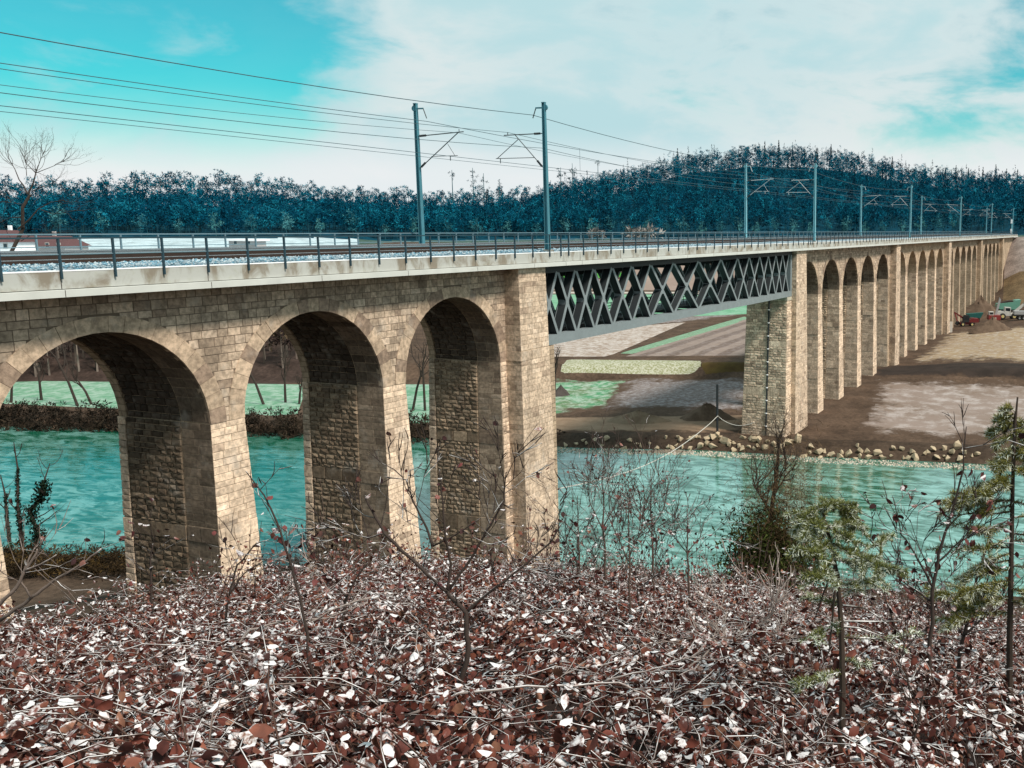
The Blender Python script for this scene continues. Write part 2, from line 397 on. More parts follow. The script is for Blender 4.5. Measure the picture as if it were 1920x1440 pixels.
F_strip = field_mat('green_verge', (.22, .40, .26), (.17, .28, .17), ((.45, .58, .48), .6), .5)
F_teal = field_mat('winter_crop', (.16, .40, .24), (.22, .46, .31), ((.42, .60, .48), .5), .12)
F_pink = field_mat('bare_field', (.40, .31, .265), (.33, .25, .21), None, .08, .4, .6, (25, .08, (.25, .185, .155), .5))
F_lawn = field_mat('bright_meadow', (.10, .40, .06), (.07, .30, .05), None, .1)
F_meadow = field_mat('frosted_meadow', (.13, .33, .20), (.22, .42, .29), ((.42, .56, .47), .8), .2, .40, .62)
F_white = field_mat('pale_gravel', (.62, .58, .52), (.5, .46, .40), None, .6)
F_frost = field_mat('frozen_mud', (.24, .19, .165), (.17, .125, .097), ((.40, .36, .345), .8), .1, .42, .68, None, (.080, .053, .037), 1.0)
F_sand = field_mat('yellow_subsoil', (.36, .27, .16), (.27, .19, .12), ((.52, .48, .44), .6), .2, .45, .65, (70, .25, (.24, .18, .125), .5), (.080, .053, .037), .9)
patch('fallow_field', 'grey brown fallow ground between the track and the dyke', [(1120, 768), (1420, 772), (1420, 709), (1175, 709)], F_grey, wob=.5, lift=.07)
patch('meadow_strip', 'patchy frosted turf beside the grey ground', [(1010, 782), (1135, 766), (1178, 711), (1000, 712)], F_green, wob=.6)
patch('dirt_road', 'sandy construction track along the riverbank', [(960, 816), (1430, 812), (1430, 778), (960, 785)], F_road, wob=.4, lift=.09)
patch('dyke_slope', 'frosted grass slope of the flood dyke', [(1050, 708), (1312, 708), (1316, 677), (1062, 674)], F_dyke, 24, 8, .1)
patch('dyke_end', 'olive brown end of the flood dyke', [(1313, 708), (1430, 708), (1430, 680), (1317, 680)], F_dykeb, 12, 8, .1)
patch('stubble_field', 'pale frosted stubble field behind the dyke', [(1000, 670), (1140, 670), (1290, 604), (1000, 626)], F_pale, lift=.06)
patch('ploughed_field', 'ploughed strip field with frosted furrows', [(1165, 670), (1480, 670), (1480, 596), (1400, 598)], F_plough, 20, 20, .06)
patch('green_verge', 'narrow green grass verge between the fields', [(1139, 670), (1167, 670), (1420, 596), (1400, 592)], F_strip, 20, 4, .09)
patch('brown_field', 'brown field below the green crop', [(1000, 625), (1290, 604), (1420, 588), (1000, 606)], F_grey, 16, 6, .06)
patch('crop_field', 'green winter crop seen through the steel lattice', [(980, 606), (1480, 588), (1480, 552), (980, 552)], F_teal, 16, 10, .1)
patch('field_road', 'pale road along the green crop', [(980, 551), (1480, 551), (1480, 546.5), (980, 546.5)], F_white, 16, 2, .14)
patch('bare_field', 'bare pinkish field rising to the forest', [(1168, 545), (1520, 545), (1520, 462), (1168, 462)], F_pink, 16, 20, .15)
patch('green_slope', 'bright green meadow on the slope', [(980, 522), (1166, 522), (1166, 462), (980, 462)], F_lawn, 16, 20, .15)
patch('bare_slope', 'bare field below the bright meadow', [(980, 545), (1166, 545), (1166, 523.5), (980, 523.5)], F_pink, 16, 8, .15)
patch('river_meadow', 'frosted green meadow across the river', [(84, 175), (97, 98), (117, 116), (104, 158)], F_meadow, 20, 12, .08, True)
patch('river_meadow', 'frosted green meadow beside the far bank trees', [(97.2, 97.8), (101, 70), (132, 78), (117.2, 115.8)], F_meadow, 12, 12, .08, True)
patch('frozen_ground', 'frozen pale mud in front of the far piers', [(1610, 812), (1985, 838), (2020, 716), (1640, 712)], F_frost, 24, 16, .06, wob=1.0)
patch('subsoil_field', 'scraped yellow subsoil with machine tracks', [(1700, 682), (2030, 690), (2010, 612), (1780, 622)], F_sand, 24, 16, .07, wob=1.0)
patch('bank_face', 'dark raw earth face of the step across the building site', [(1600, 704), (2040, 726), (2040, 690), (1640, 680)], field_mat('dark_raw_earth', (.026, .020, .017), (.042, .031, .026), None, .4, .45, .65, None, (.080, .053, .037), 1.0), 24, 8, .12, wob=.6)
# ---------------------------------------------------------------- the bridge
YW, YF, YP = 36.5, 41.95, 35.42          # masonry faces and pilaster face
ZS, RA, BAY = -8.61, 4.45, 10.66         # springing level, arch radius, bay
ZT = -2.66                                # underside of the deck
DY0, DY1 = 35.22, 45.81                  # deck edges
BANDS = [(-8.58, -7.95), (-13.97, -13.28), (-19.9, -18.9)]
def hw(z): return .88+.030*np.maximum(ZS-z, 0)         # half width of a pier
def yfront(z): return YW-.022*np.maximum(ZS-z, 0)
def foot_z(s, y0=YW, y1=YF):
    return float(np.min(H(np.array([s-2, s+2, s-2, s+2, s]), np.array([y0, y0, y1, y1, (y0+y1)/2]))))-.9

class Stones:
    """rock-faced ashlar: every block has its own bevelled, uneven face standing proud of the mortar"""
    def __init__(s): s.items = []
    def block(s, A, Bc, n, proud, inset, rng, tone, smooth=False):
        # A: four base corners (np 4x3), n: outward normal
        ctr = A.mean(0); fr = []
        for p in A:
            q = p+(ctr-p)*min(.45, inset/max(np.linalg.norm(ctr-p), 1e-3))*1.0+n*proud*rng.uniform(.55, 1.15); fr.append(q)
        mid = np.mean(fr, 0)+n*proud*(rng.uniform(0, .12) if smooth else rng.uniform(-.6, .9) if proud < .025 else rng.uniform(.1, .8))
        s.items.append((A, np.array(fr), mid, tone, n))
    def course_patch(s, P, n, u0, u1, v0, v1, ch, lens, proud, inset, rng, tone, spans=None, bands=(), jitter=.3, gap=.022, bproud=.05):
        """P(u,v) -> base point; courses run from v1 (top) down to v0"""
        v = v1
        while v > v0+.08:
            band = next(((a, b) for a, b in bands if a-.02 < v-.02 <= b), None)
            if band: h = v-band[0]; sm_ = True
            else:
                h = ch*rng.uniform(.82, 1.2); sm_ = False
                nb = [b for a, b in bands if v-h < b < v]
                if nb: h = v-nb[0]
                if h < .07: v -= h+1e-4; continue
            h = min(h, v-v0); vm = v-h/2
            a0, b0 = (u0(vm) if callable(u0) else u0), (u1(vm) if callable(u1) else u1)
            for a, b in (spans(v-h, v) if spans else [(a0, b0)]):
                u = a; l0 = lens[0] if not sm_ else .8; l1 = lens[1] if not sm_ else 1.35
                while u < b-.05:
                    L = rng.uniform(l0, l1)
                    if b-(u+L) < l0*.7: L = b-u
                    c = np.array([P(u+gap/2, v-h+gap/2), P(u+L-gap/2, v-h+gap/2), P(u+L-gap/2, v-gap/2), P(u+gap/2, v-gap/2)])
                    k = rng.uniform(1-jitter, 1+jitter); tn = np.array(tone)*k
                    if rng.random() < .10: tn = tn*np.array([.70, .68, .68])
                    elif rng.random() < .10: tn = tn*np.array([1.15, 1.17, 1.2])
                    nn = n(u+L/2, vm) if callable(n) else n
                    s.block(c, None, nn, (bproud if sm_ else proud), (.012 if sm_ else inset), rng, tn, sm_)
                    u += L
            v -= h
    def arrays(s, items):
        nI = len(items); V = np.zeros((nI, 9, 3)); C = np.zeros((nI, 3))
        for i, (A, fr, mid, tone, n) in enumerate(items): V[i, :4] = A; V[i, 4:8] = fr; V[i, 8] = mid; C[i] = tone
        T = np.array([(0,1,5),(0,5,4),(1,2,6),(1,6,5),(2,3,7),(2,7,6),(3,0,4),(3,4,7),(4,5,8),(5,6,8),(6,7,8),(7,4,8)])
        Fa = (np.arange(nI)[:, None, None]*9+T[None]).reshape(-1, 3)
        return V.reshape(-1, 3), Fa, np.repeat(C, 12, 0)
    def emit(s, root, count=0, label=None):
        """the blocks that show largest become parts, the rest one joined part"""
        idx = np.arange(len(s.items))
        if count:
            ctr = np.array([it[1].mean(0) for it in s.items]); nn = np.array([it[4] for it in s.items])
            px, py, dz = project(ctr)
            ar = np.array([np.linalg.norm(np.cross(it[0][1]-it[0][0], it[0][3]-it[0][0])) for it in s.items])
            dist = np.linalg.norm(ctr, axis=1); cosv = -(ctr*nn).sum(1)/dist
            score = np.where((dz > 0) & (px > 0) & (px < 1920) & (py > 0) & (py < 1085), ar*np.clip(cosv, 0, 1)/dist**2, 0)
            order = np.argsort(-score); big = order[:count]; idx = order[count:]
            for i in big:
                V, Fa, Cc = s.arrays([s.items[i]]); o0 = V[:4].mean(0)
                o = link_mesh('stone', np_mesh('stone', V-o0, Fa, Cc, M['stone']), None, root); o.location = tuple(o0)
        V, Fa, Cc = s.arrays([s.items[i] for i in idx])
        o = link_mesh('stonework', np_mesh('stonework', V, Fa, Cc, M['stone']), None, root); o['kind'] = 'stuff'

TONE = (.61, .475, .355); TONE_D = (.29, .22, .155); SOFFIT_SHADE = (.085, .065, .05)  # the two darker tones put jamb and soffit shade into the stone
def pier_core(name, cL, cR, root, yf0=None, zbot=None, ytop=YW, top=ZS):
    """tapered shaft between two jamb lines at springing level"""
    zb = foot_z((cL+cR)/2) if zbot is None else zbot
    dz = ZS-zb; bs = .03*dz; by = .022*dz
    mb = MB()
    z1 = top
    mb.hexa([(cL-bs, ytop-by, zb), (cR+bs, ytop-by, zb), (cR+bs, YF+by, zb), (cL-bs, YF+by, zb), (cL, ytop, z1), (cR, ytop, z1), (cR, YF, z1), (cL, YF, z1)])
    return mb.build(name, M['masonry'], root), zb

def arcade(root, centres, sL, sR, st, rng, detail=2, voussoirs=True):
    """spandrel wall, barrels and arch rings over a row of arches; sL..sR is the length of the wall"""
    NA = 26
    bars = []
    prof = []                                        # (s, z) along the underside
    for c0 in centres:
        for k in range(NA+1):
            a = math.pi-math.pi*k/NA; prof.append((c0+RA*math.cos(a), ZS+RA*math.sin(a)))
    prof = [(sL, ZS)]+prof+[(sR, ZS)]
    mb = MB()
    for (sa, za), (sb, zb) in zip(prof[:-1], prof[1:]):
        if sb-sa < 1e-6: continue
        mb.face([(sa, YW, za), (sb, YW, zb), (sb, YW, ZT), (sa, YW, ZT)])
        mb.face([(sb, YF, zb), (sa, YF, za), (sa, YF, ZT), (sb, YF, ZT)])
    mb.face([(sL, YW, ZS), (sL, YW, ZT), (sL, YF, ZT), (sL, YF, ZS)]); mb.face([(sR, YW, ZS), (sR, YF, ZS), (sR, YF, ZT), (sR, YW, ZT)])
    mb.face([(sL, YW, ZT), (sR, YW, ZT), (sR, YF, ZT), (sL, YF, ZT)])
    mb.build('spandrel_wall', M['masonry'] if detail < 2 else M['mortar'], root)
    for c0 in centres:
        mb = MB(); dep = .12
        for k in range(NA):
            a0, a1 = math.pi*k/NA, math.pi*(k+1)/NA
            for ya, yb, rr in ((YW, YW+1.7, RA), (YW+1.7, YF-.45, RA+dep), (YF-.45, YF, RA)):
                p = lambda a, y: (c0+rr*math.cos(a), y, ZS+rr*math.sin(a))
                mb.face([p(a0, ya), p(a0, yb), p(a1, yb), p(a1, ya)])
            for yy in (YW+1.7, YF-.45):
                q = lambda a, r_: (c0+r_*math.cos(a), yy, ZS+r_*math.sin(a))
                mb.face([q(a0, RA), q(a1, RA), q(a1, RA+dep), q(a0, RA+dep)])
        mb.build('arch_barrel', M['masonry'], root)
        # ring of voussoirs on the near face
        nV = 23; thick = lambda a: .62+.20*abs(math.cos(a))**2
        ring = None
        for k in range(nV):
            a0, a1 = math.pi*k/nV+.0012, math.pi*(k+1)/nV-.0012
            am = (a0+a1)/2; r0, r1 = RA-.012, RA+thick(am); pr = .040+rng.uniform(-.012, .012)
            tn = np.array((.49, .375, .272))*rng.uniform(.85, 1.15)
            if rng.random() < .30: tn = tn*np.array((.62, .60, .62))
            pts = []
            for yy, ins in ((YW+.25, 0), (YW-pr, .004)):
                for a, r in ((a0, r0), (a1, r0), (a1, r1), (a0, r1)):
                    aa = a+(am-a)*ins*1.3; rr = r+((r0+r1)/2-r)*ins*1.5
                    pts.append((c0+rr*math.cos(aa), yy, ZS+rr*math.sin(aa)))
            if detail >= 2:
                vb = MB(); vb.hexa(pts, tn); vb.build('voussoir', M['stone'], root)
            else:
                if ring is None: ring = MB()
                ring.hexa(pts, tn)
        if ring is not None: ring.build('arch_ring', M['stone'], root)
    if detail >= 2 and st is not None:
        def spans(za, zb):
            cuts = []
            for c0 in centres:
                w_ = 0
                for z in ((za*.6+zb*.4),):
                    h = z-ZS
                    if h < 0: w_ = max(w_, RA+.83); continue
                    for a in np.linspace(0, math.pi/2, 40):
                        r1 = RA+.62+.20*abs(math.cos(a))**2
                        if r1*math.sin(a) >= h+.03: w_ = max(w_, r1*math.cos(a))
                if w_ > 0: cuts.append((c0-w_, c0+w_))
            out = []; u = sL
            for a, b in cuts:
                if a > u+.12: out.append((u, a))
                u = max(u, b)
            if sR > u+.12: out.append((u, sR))
            return out
        st.course_patch(lambda u, v: np.array([u, YW-.005, v]), np.array([0, -1., 0]), sL, sR, ZS, ZT, .36, (.42, .85), .018, .012, rng, np.array(TONE)*.76, spans, (), .28, .026)
        for c0 in centres:      # rough barrel, the half that faces the river bank the photograph was taken from
            P = lambda u, v: np.array([c0+(RA+.12)*math.cos(v/RA), u, ZS+(RA+.12)*math.sin(v/RA)])
            nn = lambda u, v: np.array([-math.cos(v/RA), 0, -math.sin(v/RA)])
            st.course_patch(P, nn, YW+1.72, YF-.47, 0.0, RA*2.0, .34, (.35, .8), .09, .05, rng, SOFFIT_SHADE)  # barrel stones darkened to paint in the shade under the arch
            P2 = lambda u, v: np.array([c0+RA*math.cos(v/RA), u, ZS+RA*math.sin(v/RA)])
            st.course_patch(P2, nn, YW+.05, YW+1.68, 0.0, RA*2.0, .55, (.7, 1.0), .02, .012, rng, (.17, .13, .098))  # smooth soffit band, its shade also put into the colour

def pier_stones(st, cL, cR, zb, rng, ch=.30, front=True, jamb=True, top=ZS, dk=1.0):  # dk scales the shade painted into the jamb stones
    if front:
        st.course_patch(lambda u, v: np.array([u, yfront(v)-.005, v]), np.array([0, -1., 0]), lambda v: cL-.03*(ZS-v)-.02, lambda v: cR+.03*(ZS-v)+.02, zb, top, ch, (.5, 1.05), .018, .012, rng, np.array(TONE)*1.16, None, BANDS, .16, .024, .03)
    if jamb:
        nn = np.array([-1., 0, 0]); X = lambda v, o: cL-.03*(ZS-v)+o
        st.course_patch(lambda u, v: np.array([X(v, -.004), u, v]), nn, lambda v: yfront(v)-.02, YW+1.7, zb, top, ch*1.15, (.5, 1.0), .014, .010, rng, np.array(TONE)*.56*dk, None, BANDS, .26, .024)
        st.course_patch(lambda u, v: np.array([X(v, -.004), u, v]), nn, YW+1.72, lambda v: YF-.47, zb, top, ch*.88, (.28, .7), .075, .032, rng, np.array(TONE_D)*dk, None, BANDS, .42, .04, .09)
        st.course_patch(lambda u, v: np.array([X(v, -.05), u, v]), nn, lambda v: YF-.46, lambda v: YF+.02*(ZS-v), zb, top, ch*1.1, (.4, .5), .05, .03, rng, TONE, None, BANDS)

def pilaster(root, x0, x1, zb, st, rng, side_left=True, detail=True, batter=.018):
    mb = MB(); dz = ZT-zb; b = batter*dz; by = .012*dz
    mb.hexa([(x0-b, YP-by, zb), (x1+b, YP-by, zb), (x1+b, YW+.3, zb), (x0-b, YW+.3, zb), (x0, YP, ZT), (x1, YP, ZT), (x1, YW+.3, ZT), (x0, YW+.3, ZT)])
    mb.build('pilaster', M['masonry'], root)
    if st is not None:
        yp = lambda v: YP-.012*(ZT-v)
        st.course_patch(lambda u, v: np.array([u, yp(v)-.004, v]), np.array([0, -1., 0]), lambda v: x0-batter*(ZT-v)-.02, lambda v: x1+batter*(ZT-v)+.02, zb, ZT, .33, (.45, .95), .018, .012, rng, np.array(TONE)*.96, None, BANDS, .16, .02, .03)
        st.course_patch(lambda u, v: np.array([x0-batter*(ZT-v)-.004, u, v]), np.array([-1., 0, 0]), lambda v: yp(v)-.02, YW, zb, ZT, .33, (.4, .6), .014, .010, rng, np.array(TONE)*.85, None, BANDS, .22, .015)

def deck(root, s0, s1, snow=True):
    # parapet wall, projecting cornice, slab; butted, never flush
    mb = MB(); mb.box(s0, s1, DY0, DY0+.30, -2.352, -1.74); mb.box(s0, s1, DY1-.30, DY1, -2.352, -1.74); mb.build('parapet', M['concrete'], root)
    mb = MB()
    mb.hexa([(s0, DY0-.16, -2.64), (s1, DY0-.16, -2.64), (s1, DY0+.5, -2.64), (s0, DY0+.5, -2.64), (s0, DY0-.16, -2.385), (s1, DY0-.16, -2.385), (s1, DY0+.5, -2.355), (s0, DY0+.5, -2.355)])
    mb.box(s0, s1, DY1-.5, DY1+.16, -2.64, -2.355)
    mb.build('cornice', M['cornice'], root)
    mb = MB(); mb.box(s0+.004, s1-.004, DY0+.503, DY1-.503, -2.63, -2.05); mb.build('deck_slab', M['concrete'], root)
    mb = MB(); mb.box(s0, s1, DY0-.012, DY0+.31, -1.739, -1.70); mb.box(s0, s1, DY1-.31, DY1+.012, -1.739, -1.70); mb.build('parapet_coping', M['snowcap'], root)
    s = math.ceil(s0/6)*6+.5
    while s < min(s1, 190)-.5:
        mb = MB(); mb.box(s-.014, s+.014, DY0-.0035, DY0+.1, -2.35, -1.74); mb.box(s-.012, s+.012, DY0-.1635, DY0-.1, -2.638, -2.387); mb.build('slab_joint', M['rust'], root); s += 6

# --- near viaduct
rng = np.random.default_rng(11); st = Stones()
via = empty('stone_viaduct', (0, 0, 0))
tag(via, 'brown stone viaduct of tall round arches ending at the steel span', 'viaduct')
CN = [5.35, 16.01, 26.67, 37.33, 47.99]
arcade(via, CN, -8.0, 53.19, st, rng)
for c0 in (0.02, 10.68, 21.34, 32.0, 42.66):
    _, zb = pier_core('pier', c0-.88, c0+.88, via)
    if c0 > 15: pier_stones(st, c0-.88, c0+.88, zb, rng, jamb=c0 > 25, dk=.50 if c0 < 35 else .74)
_, zb = pier_core('pier', 52.44, 56.27, via, zbot=-26.5)
nn = np.array([-1., 0, 0])
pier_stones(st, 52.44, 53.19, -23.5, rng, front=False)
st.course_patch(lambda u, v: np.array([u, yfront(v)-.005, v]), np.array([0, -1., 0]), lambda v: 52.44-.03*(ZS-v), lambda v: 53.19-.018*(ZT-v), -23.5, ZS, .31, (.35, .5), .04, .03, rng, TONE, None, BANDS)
pilaster(via, 53.19, 56.27, -25.5, st, rng)
mb = MB(); mb.box(53.19, 56.27, YW+.302, YF, ZS, ZT-.003); mb.box(56.27, 57.9, 35.9, 41.2, -26.3, -8.06); mb.build('bearing_block', M['masonry'], via)
mb = MB(); mb.box(-30, -8.05, YW, YF, -26, ZT-.003); mb.build('abutment', M['masonry'], via)
deck(via, -30, 58.33)
st.emit(via, 300)

# --- far viaduct: four groups of five arches between broad pilastered piers
rng = np.random.default_rng(12); st = Stones()
far = empty('stone_viaduct', (0, 0, 0))
tag(far, 'long pale stone viaduct of narrow arches receding beyond the steel span', 'viaduct')
for g in range(4):
    j0 = 115.0+g*57.74
    cs = [j0+RA+BAY*k for k in range(5)]; end = cs[-1]+RA
    nxt = 111.0+4.0+57.74*(g+1)
    arcade(far, cs, 111.0 if g == 0 else j0-3.0, end+3.1, st if g < 2 else None, rng, 2 if g == 0 else 1)
    for k in range(4):
        c0 = (cs[k]+cs[k+1])/2
        _, zb = pier_core('pier', c0-.88, c0+.88, far)
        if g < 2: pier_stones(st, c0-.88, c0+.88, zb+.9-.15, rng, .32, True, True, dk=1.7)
    pl = 111.0 if g == 0 else j0-6.2
    if g == 0:
        _, zb = pier_core('pier', 112.2, 115.0, far, zbot=foot_z(113)-1)
        pilaster(far, 111.0, 114.85, -26.0, st, rng, batter=.028)
    # broad pier at the end of the group
    e0 = end; _, zb = pier_core('pier', e0, e0+6.2, far)
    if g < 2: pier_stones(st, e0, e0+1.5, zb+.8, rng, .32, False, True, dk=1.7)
    pilaster(far, e0+1.45, e0+4.75, zb, st if g < 2 else None, rng, batter=.012)
# river pier with the bearing shelf that carries the truss
mb = MB(); zb = -26.6
mb.hexa([(108.3, 35.75, zb), (112.1, 35.75, zb), (112.1, 41.4, zb), (108.3, 41.4, zb), (109.3, 36.0, -8.45), (112.1, 36.0, -8.45), (112.1, 41.05, -8.45), (109.3, 41.05, -8.45)])
mb.build('river_pier', M['masonry'], far)
mb = MB(); mb.box(109.12, 112.0, 35.92, 38.0, -8.45, -8.06, (.5, .47, .38)); mb.box(109.12, 112.0, 38.5, 41.12, -8.45, -8.06, (.5, .47, .38)); mb.build('bearing_shelf', M['stone'], far)
XB = lambda v: 109.3-(.055)*(-8.45-v)
st.course_patch(lambda u, v: np.array([XB(v)-.004, u, v]), nn, lambda v: 36.0-.0137*(-8.45-v), 38.15, -25.6, -8.45, .31, (.4, .9), .05, .025, rng, TONE, None, BANDS, .35, .03)
st.course_patch(lambda u, v: np.array([XB(v)-.004, u, v]), nn, 38.3, lambda v: 41.05+.019*(-8.45-v), -25.6, -8.45, .31, (.4, .9), .05, .025, rng, TONE, None, BANDS, .35, .03)
st.course_patch(lambda u, v: np.array([u, 36.0-.0137*(-8.45-v)-.004, v]), np.array([0, -1., 0]), lambda v: XB(v)-.03, 111.4, -25.6, -8.45, .31, (.4, .9), .05, .03, rng, np.array(TONE)*1.12, None, BANDS)
mb = MB(); mb.tube([(109.22, 38.2, -8.5), (108.32, 38.2, -24.9)], .095, 8); mb.build('downpipe', M['dark_steel'], far)
for k in range(10):
    z = -9.6-k*1.55; mb = MB(); mb.lathe([(.14, -.05), (.14, .05)], 8, (XB(z)-.13, 38.2, z)); mb.build('pipe_clip', M['snowcap'], far)
deck(far, 116.24, 392)
mb = MB(); mb.box(346.0, 392, YW, YF, -27, ZT-.003); mb.build('abutment', M['masonry'], far)
st.emit(far, 60)

# --- steel lattice span
tr = empty('truss_span', (0, 0, 0))
tag(tr, 'blue grey steel lattice girder span carrying the railway over the river', 'bridge')
deck(tr, 58.37, 116.20)
right = [83.0, 88.45, 92.95, 96.3, 99.55, 102.35, 104.95, 107.35, 109.7]
nodes = [166-x for x in reversed(right[1:])]+right
ZB0, ZB1, ZTC = -8.03, -7.37, -3.14
for yy, nm in ((36.25, 0), (41.0, 1)):
    mb = MB(); mb.box(56.35, 110.85, yy-.32, yy+.32, ZB0, ZB1); mb.build('bottom_chord', M['truss'], tr)
    mb = MB(); mb.box(56.35, 110.85, yy-.32, yy+.32, ZTC, -2.655); mb.build('top_chord', M['dark_steel'], tr)
    for xa, xb in zip(nodes[:-1], nodes[1:]):
        for k, (p, q) in enumerate((((xa+.08, ZB1-.05), (xb-.08, ZTC+.05)), ((xb-.08, ZB1-.05), (xa+.08, ZTC+.05)))):
            mb = MB(); off = .0015*(1 if k else -1)
            mb.bar((p[0], yy+off, p[1]), (q[0], yy+off, q[1]), .20, .58)
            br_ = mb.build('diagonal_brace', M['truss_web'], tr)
            mb = MB()
            for sd in (-1, 1): mb.bar((p[0], yy+off+sd*.306, p[1]), (q[0], yy+off+sd*.306, q[1]), .25, .03)
            mb.build('flange_plate', M['truss'], br_)
        # gusset where the pair crosses, and filler at the feet
        xm = (xa+xb)/2; zm = (ZB1+ZTC)/2; mb = MB()
        mb.hexa([(xm-.20, yy-.3235, zm-.34), (xm+.20, yy-.3235, zm-.34), (xm+.20, yy+.3235, zm-.34), (xm-.20, yy+.3235, zm-.34), (xm-.20, yy-.3235, zm+.34), (xm+.20, yy-.3235, zm+.34), (xm+.20, yy+.3235, zm+.34), (xm-.20, yy+.3235, zm+.34)])
        mb.build('gusset_plate', M['truss'], tr)
    mb = MB(); mb.box(110.3, 110.86, yy-.315, yy+.315, ZB1, ZTC); mb.build('end_post', M['truss'], tr)
    mb = MB(); mb.box(56.34, 56.8, yy-.315, yy+.315, ZB1, ZTC); mb.build('end_post', M['truss'], tr)
for x in nodes:
    mb = MB(); mb.box(x-.16, x+.16, 36.57, 40.68, -3.5, -2.66); mb.build('deck_beam', M['dark_steel'], tr)
    mb = MB(); mb.box(x-.12, x+.12, 36.57, 40.68, -7.95, -7.55); mb.build('floor_beam', M['dark_steel'], tr)
mb = MB(); mb.box(56.5, 110.7, 38.9, 40.5, -7.548, -7.46); mb.build('walkway', M['dark_steel'], tr)
mb = MB()
for yy in (38.95, 40.45):
    for z in (-6.45, -6.9): mb.tube([(56.6, yy, z), (110.6, yy, z)], .035, 5)
mb.build('walkway_rail', M['dark_steel'], tr)
for k in range(22):
    x = 57.0+k*2.5; mb = MB()
    for yy in (38.95, 40.45): mb.bar((x, yy, -7.46), (x, yy, -6.42), .05, .05, (1, 0, 0))
    mb.build('walkway_post', M['dark_steel'], tr)
mb = MB(); mb.box(109.4, 110.4, 35.97, 36.55, -8.055, -8.035); mb.box(109.4, 110.4, 40.7, 41.3, -8.055, -8.035); mb.build('bearing', M['dark_steel'], tr)

# --- railings along the deck edges
def railing(label, y, face, x_posts):
    r = empty('railing', (x_posts[0], y, -2.0)); tag(r, label, 'railing', 'railings along the deck edges')
    off = Vector((x_posts[0], y, -2.0))
    mb = MB(); mb.box(-.032, .032, -.04, .04, 0, 1.43); me = mb.mesh('post', M['post_steel'] if face < 0 else M['rail_steel'])
    for x in x_posts:
        o = link_mesh('post', me, None, r); o.location = (x-off.x, face*.06, 0)
    x0, x1 = x_posts[0]-off.x, x_posts[-1]-off.x
    mb = MB(); mb.box(x0-.3, x1+.3, face*.06-.045, face*.06+.045, 1.41, 1.47); mb.build('handrail', M['post_steel'] if face < 0 else M['rail_steel'], r)
    mb = MB(); mb.tube([(x0, face*.06, .86), (x1, face*.06, .86)], .022, 5); mb.build('middle_rail', M['rail_steel'], r)
xs = [20.5+2*k-10 for k in range(24)]+[57.9, 58.9]+[58.9+2*k for k in range(1, 29)]+[115.8, 116.7]+[116.7+2*k for k in range(1, 137)]
railing('dark steel railing along the near edge of the deck', DY0, -1, xs)
xs = [11+2*k for k in range(188)]
railing('pale steel railing along the far edge of the deck behind the tracks', DY1, 1, xs)

# --- ballast and tracks
m, t = new_mat('snowy_ballast')
nzb = noise(t, 9, 3, .7); vor = t.n('ShaderNodeTexVoronoi', {0: opos(t), 'Scale': 14.0})
cb = t.mix(t.rng((vor, 'Color'), .2, .8), (.05, .09, .12), (.26, .40, .47)); cb = t.mix(t.rng(noise(t, 2.5, 5, .7), .42, .6, 0, .75), cb, (.34, .41, .45))
finish(t, cb, .9, (vor, 'Distance'), 1.0, .06, .1); M['ballast'] = m
a = attr_mat('ballast_stone', .9, .2, 9, .2, .01, .1)
mb = MB(); prof = [(DY0+.31, -1.80), (36.4, -1.63), (37.25, -1.55), (37.45, -1.53), (43.6, -1.53), (44.7, -1.62), (DY1-.31, -1.80)]
for k in range(400):
    xa, xb = -30+k*1.05, -30+(k+1)*1.05
    for (ya, za), (yb, zb) in zip(prof[:-1], prof[1:]):
        j = lambda x, y, z: (x, y, z+.03*math.sin(x*5.1+y*7.3)*math.cos(x*2.3-y*3.1))
        mb.face([j(xa, ya, za), j(xb, ya, za), j(xb, yb, zb), j(xa, yb, zb)])
bal = mb.build('ballast_bed', M['ballast'], None, True); tag(bal, 'snow dusted ballast between the parapets', kind='stuff')
# loose stones of the near shoulder
nS = 9000; r_ = np.random.default_rng(5)
sx = 14+(r_.random(nS)**1.6)*75; sy = r_.uniform(DY0+.33, 37.35, nS); sz = np.interp(sy, [p[0] for p in prof], [p[1] for p in prof])+.01
size = r_.uniform(.03, .075, nS)
T = np.array([(1,0,0),(0,1,0),(-1,0,0),(0,-1,0),(0,0,1.0),(0,0,-1)], float)
Vs = T[None]*r_.uniform(.6, 1.2, (nS, 6, 1))*size[:, None, None]
ang = r_.uniform(0, 6.28, nS); ca, sa = np.cos(ang)[:, None], np.sin(ang)[:, None]
Vs = np.stack([Vs[..., 0]*ca-Vs[..., 1]*sa, Vs[..., 0]*sa+Vs[..., 1]*ca, Vs[..., 2]*.8], -1)+np.stack([sx, sy, sz], -1)[:, None]
Ft = np.array([(0,1,4),(1,2,4),(2,3,4),(3,0,4),(1,0,5),(2,1,5),(3,2,5),(0,3,5)])
Fs = (np.arange(nS)[:, None, None]*6+Ft[None]).reshape(-1, 3)
cc = np.where((r_.random(nS) < .42)[:, None], np.array([[.40, .48, .52]]), np.array([[.10, .20, .26]])*r_.uniform(.5, 1.8, (nS, 1)))
tag(link_mesh('ballast_stones', np_mesh('ballast_stones', Vs.reshape(-1, 3), Fs, np.repeat(cc, 8, 0), a)), 'loose frosted ballast stones on the near shoulder', kind='stuff')
mb = MB(); mb.box(-28, 392, 37.26, 37.42, -1.60, -1.405); duct = mb.build('cable_duct', M['rust']); tag(duct, 'dark cable trough along the near edge of the ballast', 'cable trough')
mb = MB(); mb.box(-28, 392, 37.25, 37.43, -1.404, -1.38); mb.build('duct_lid', M['rail_top'], duct)
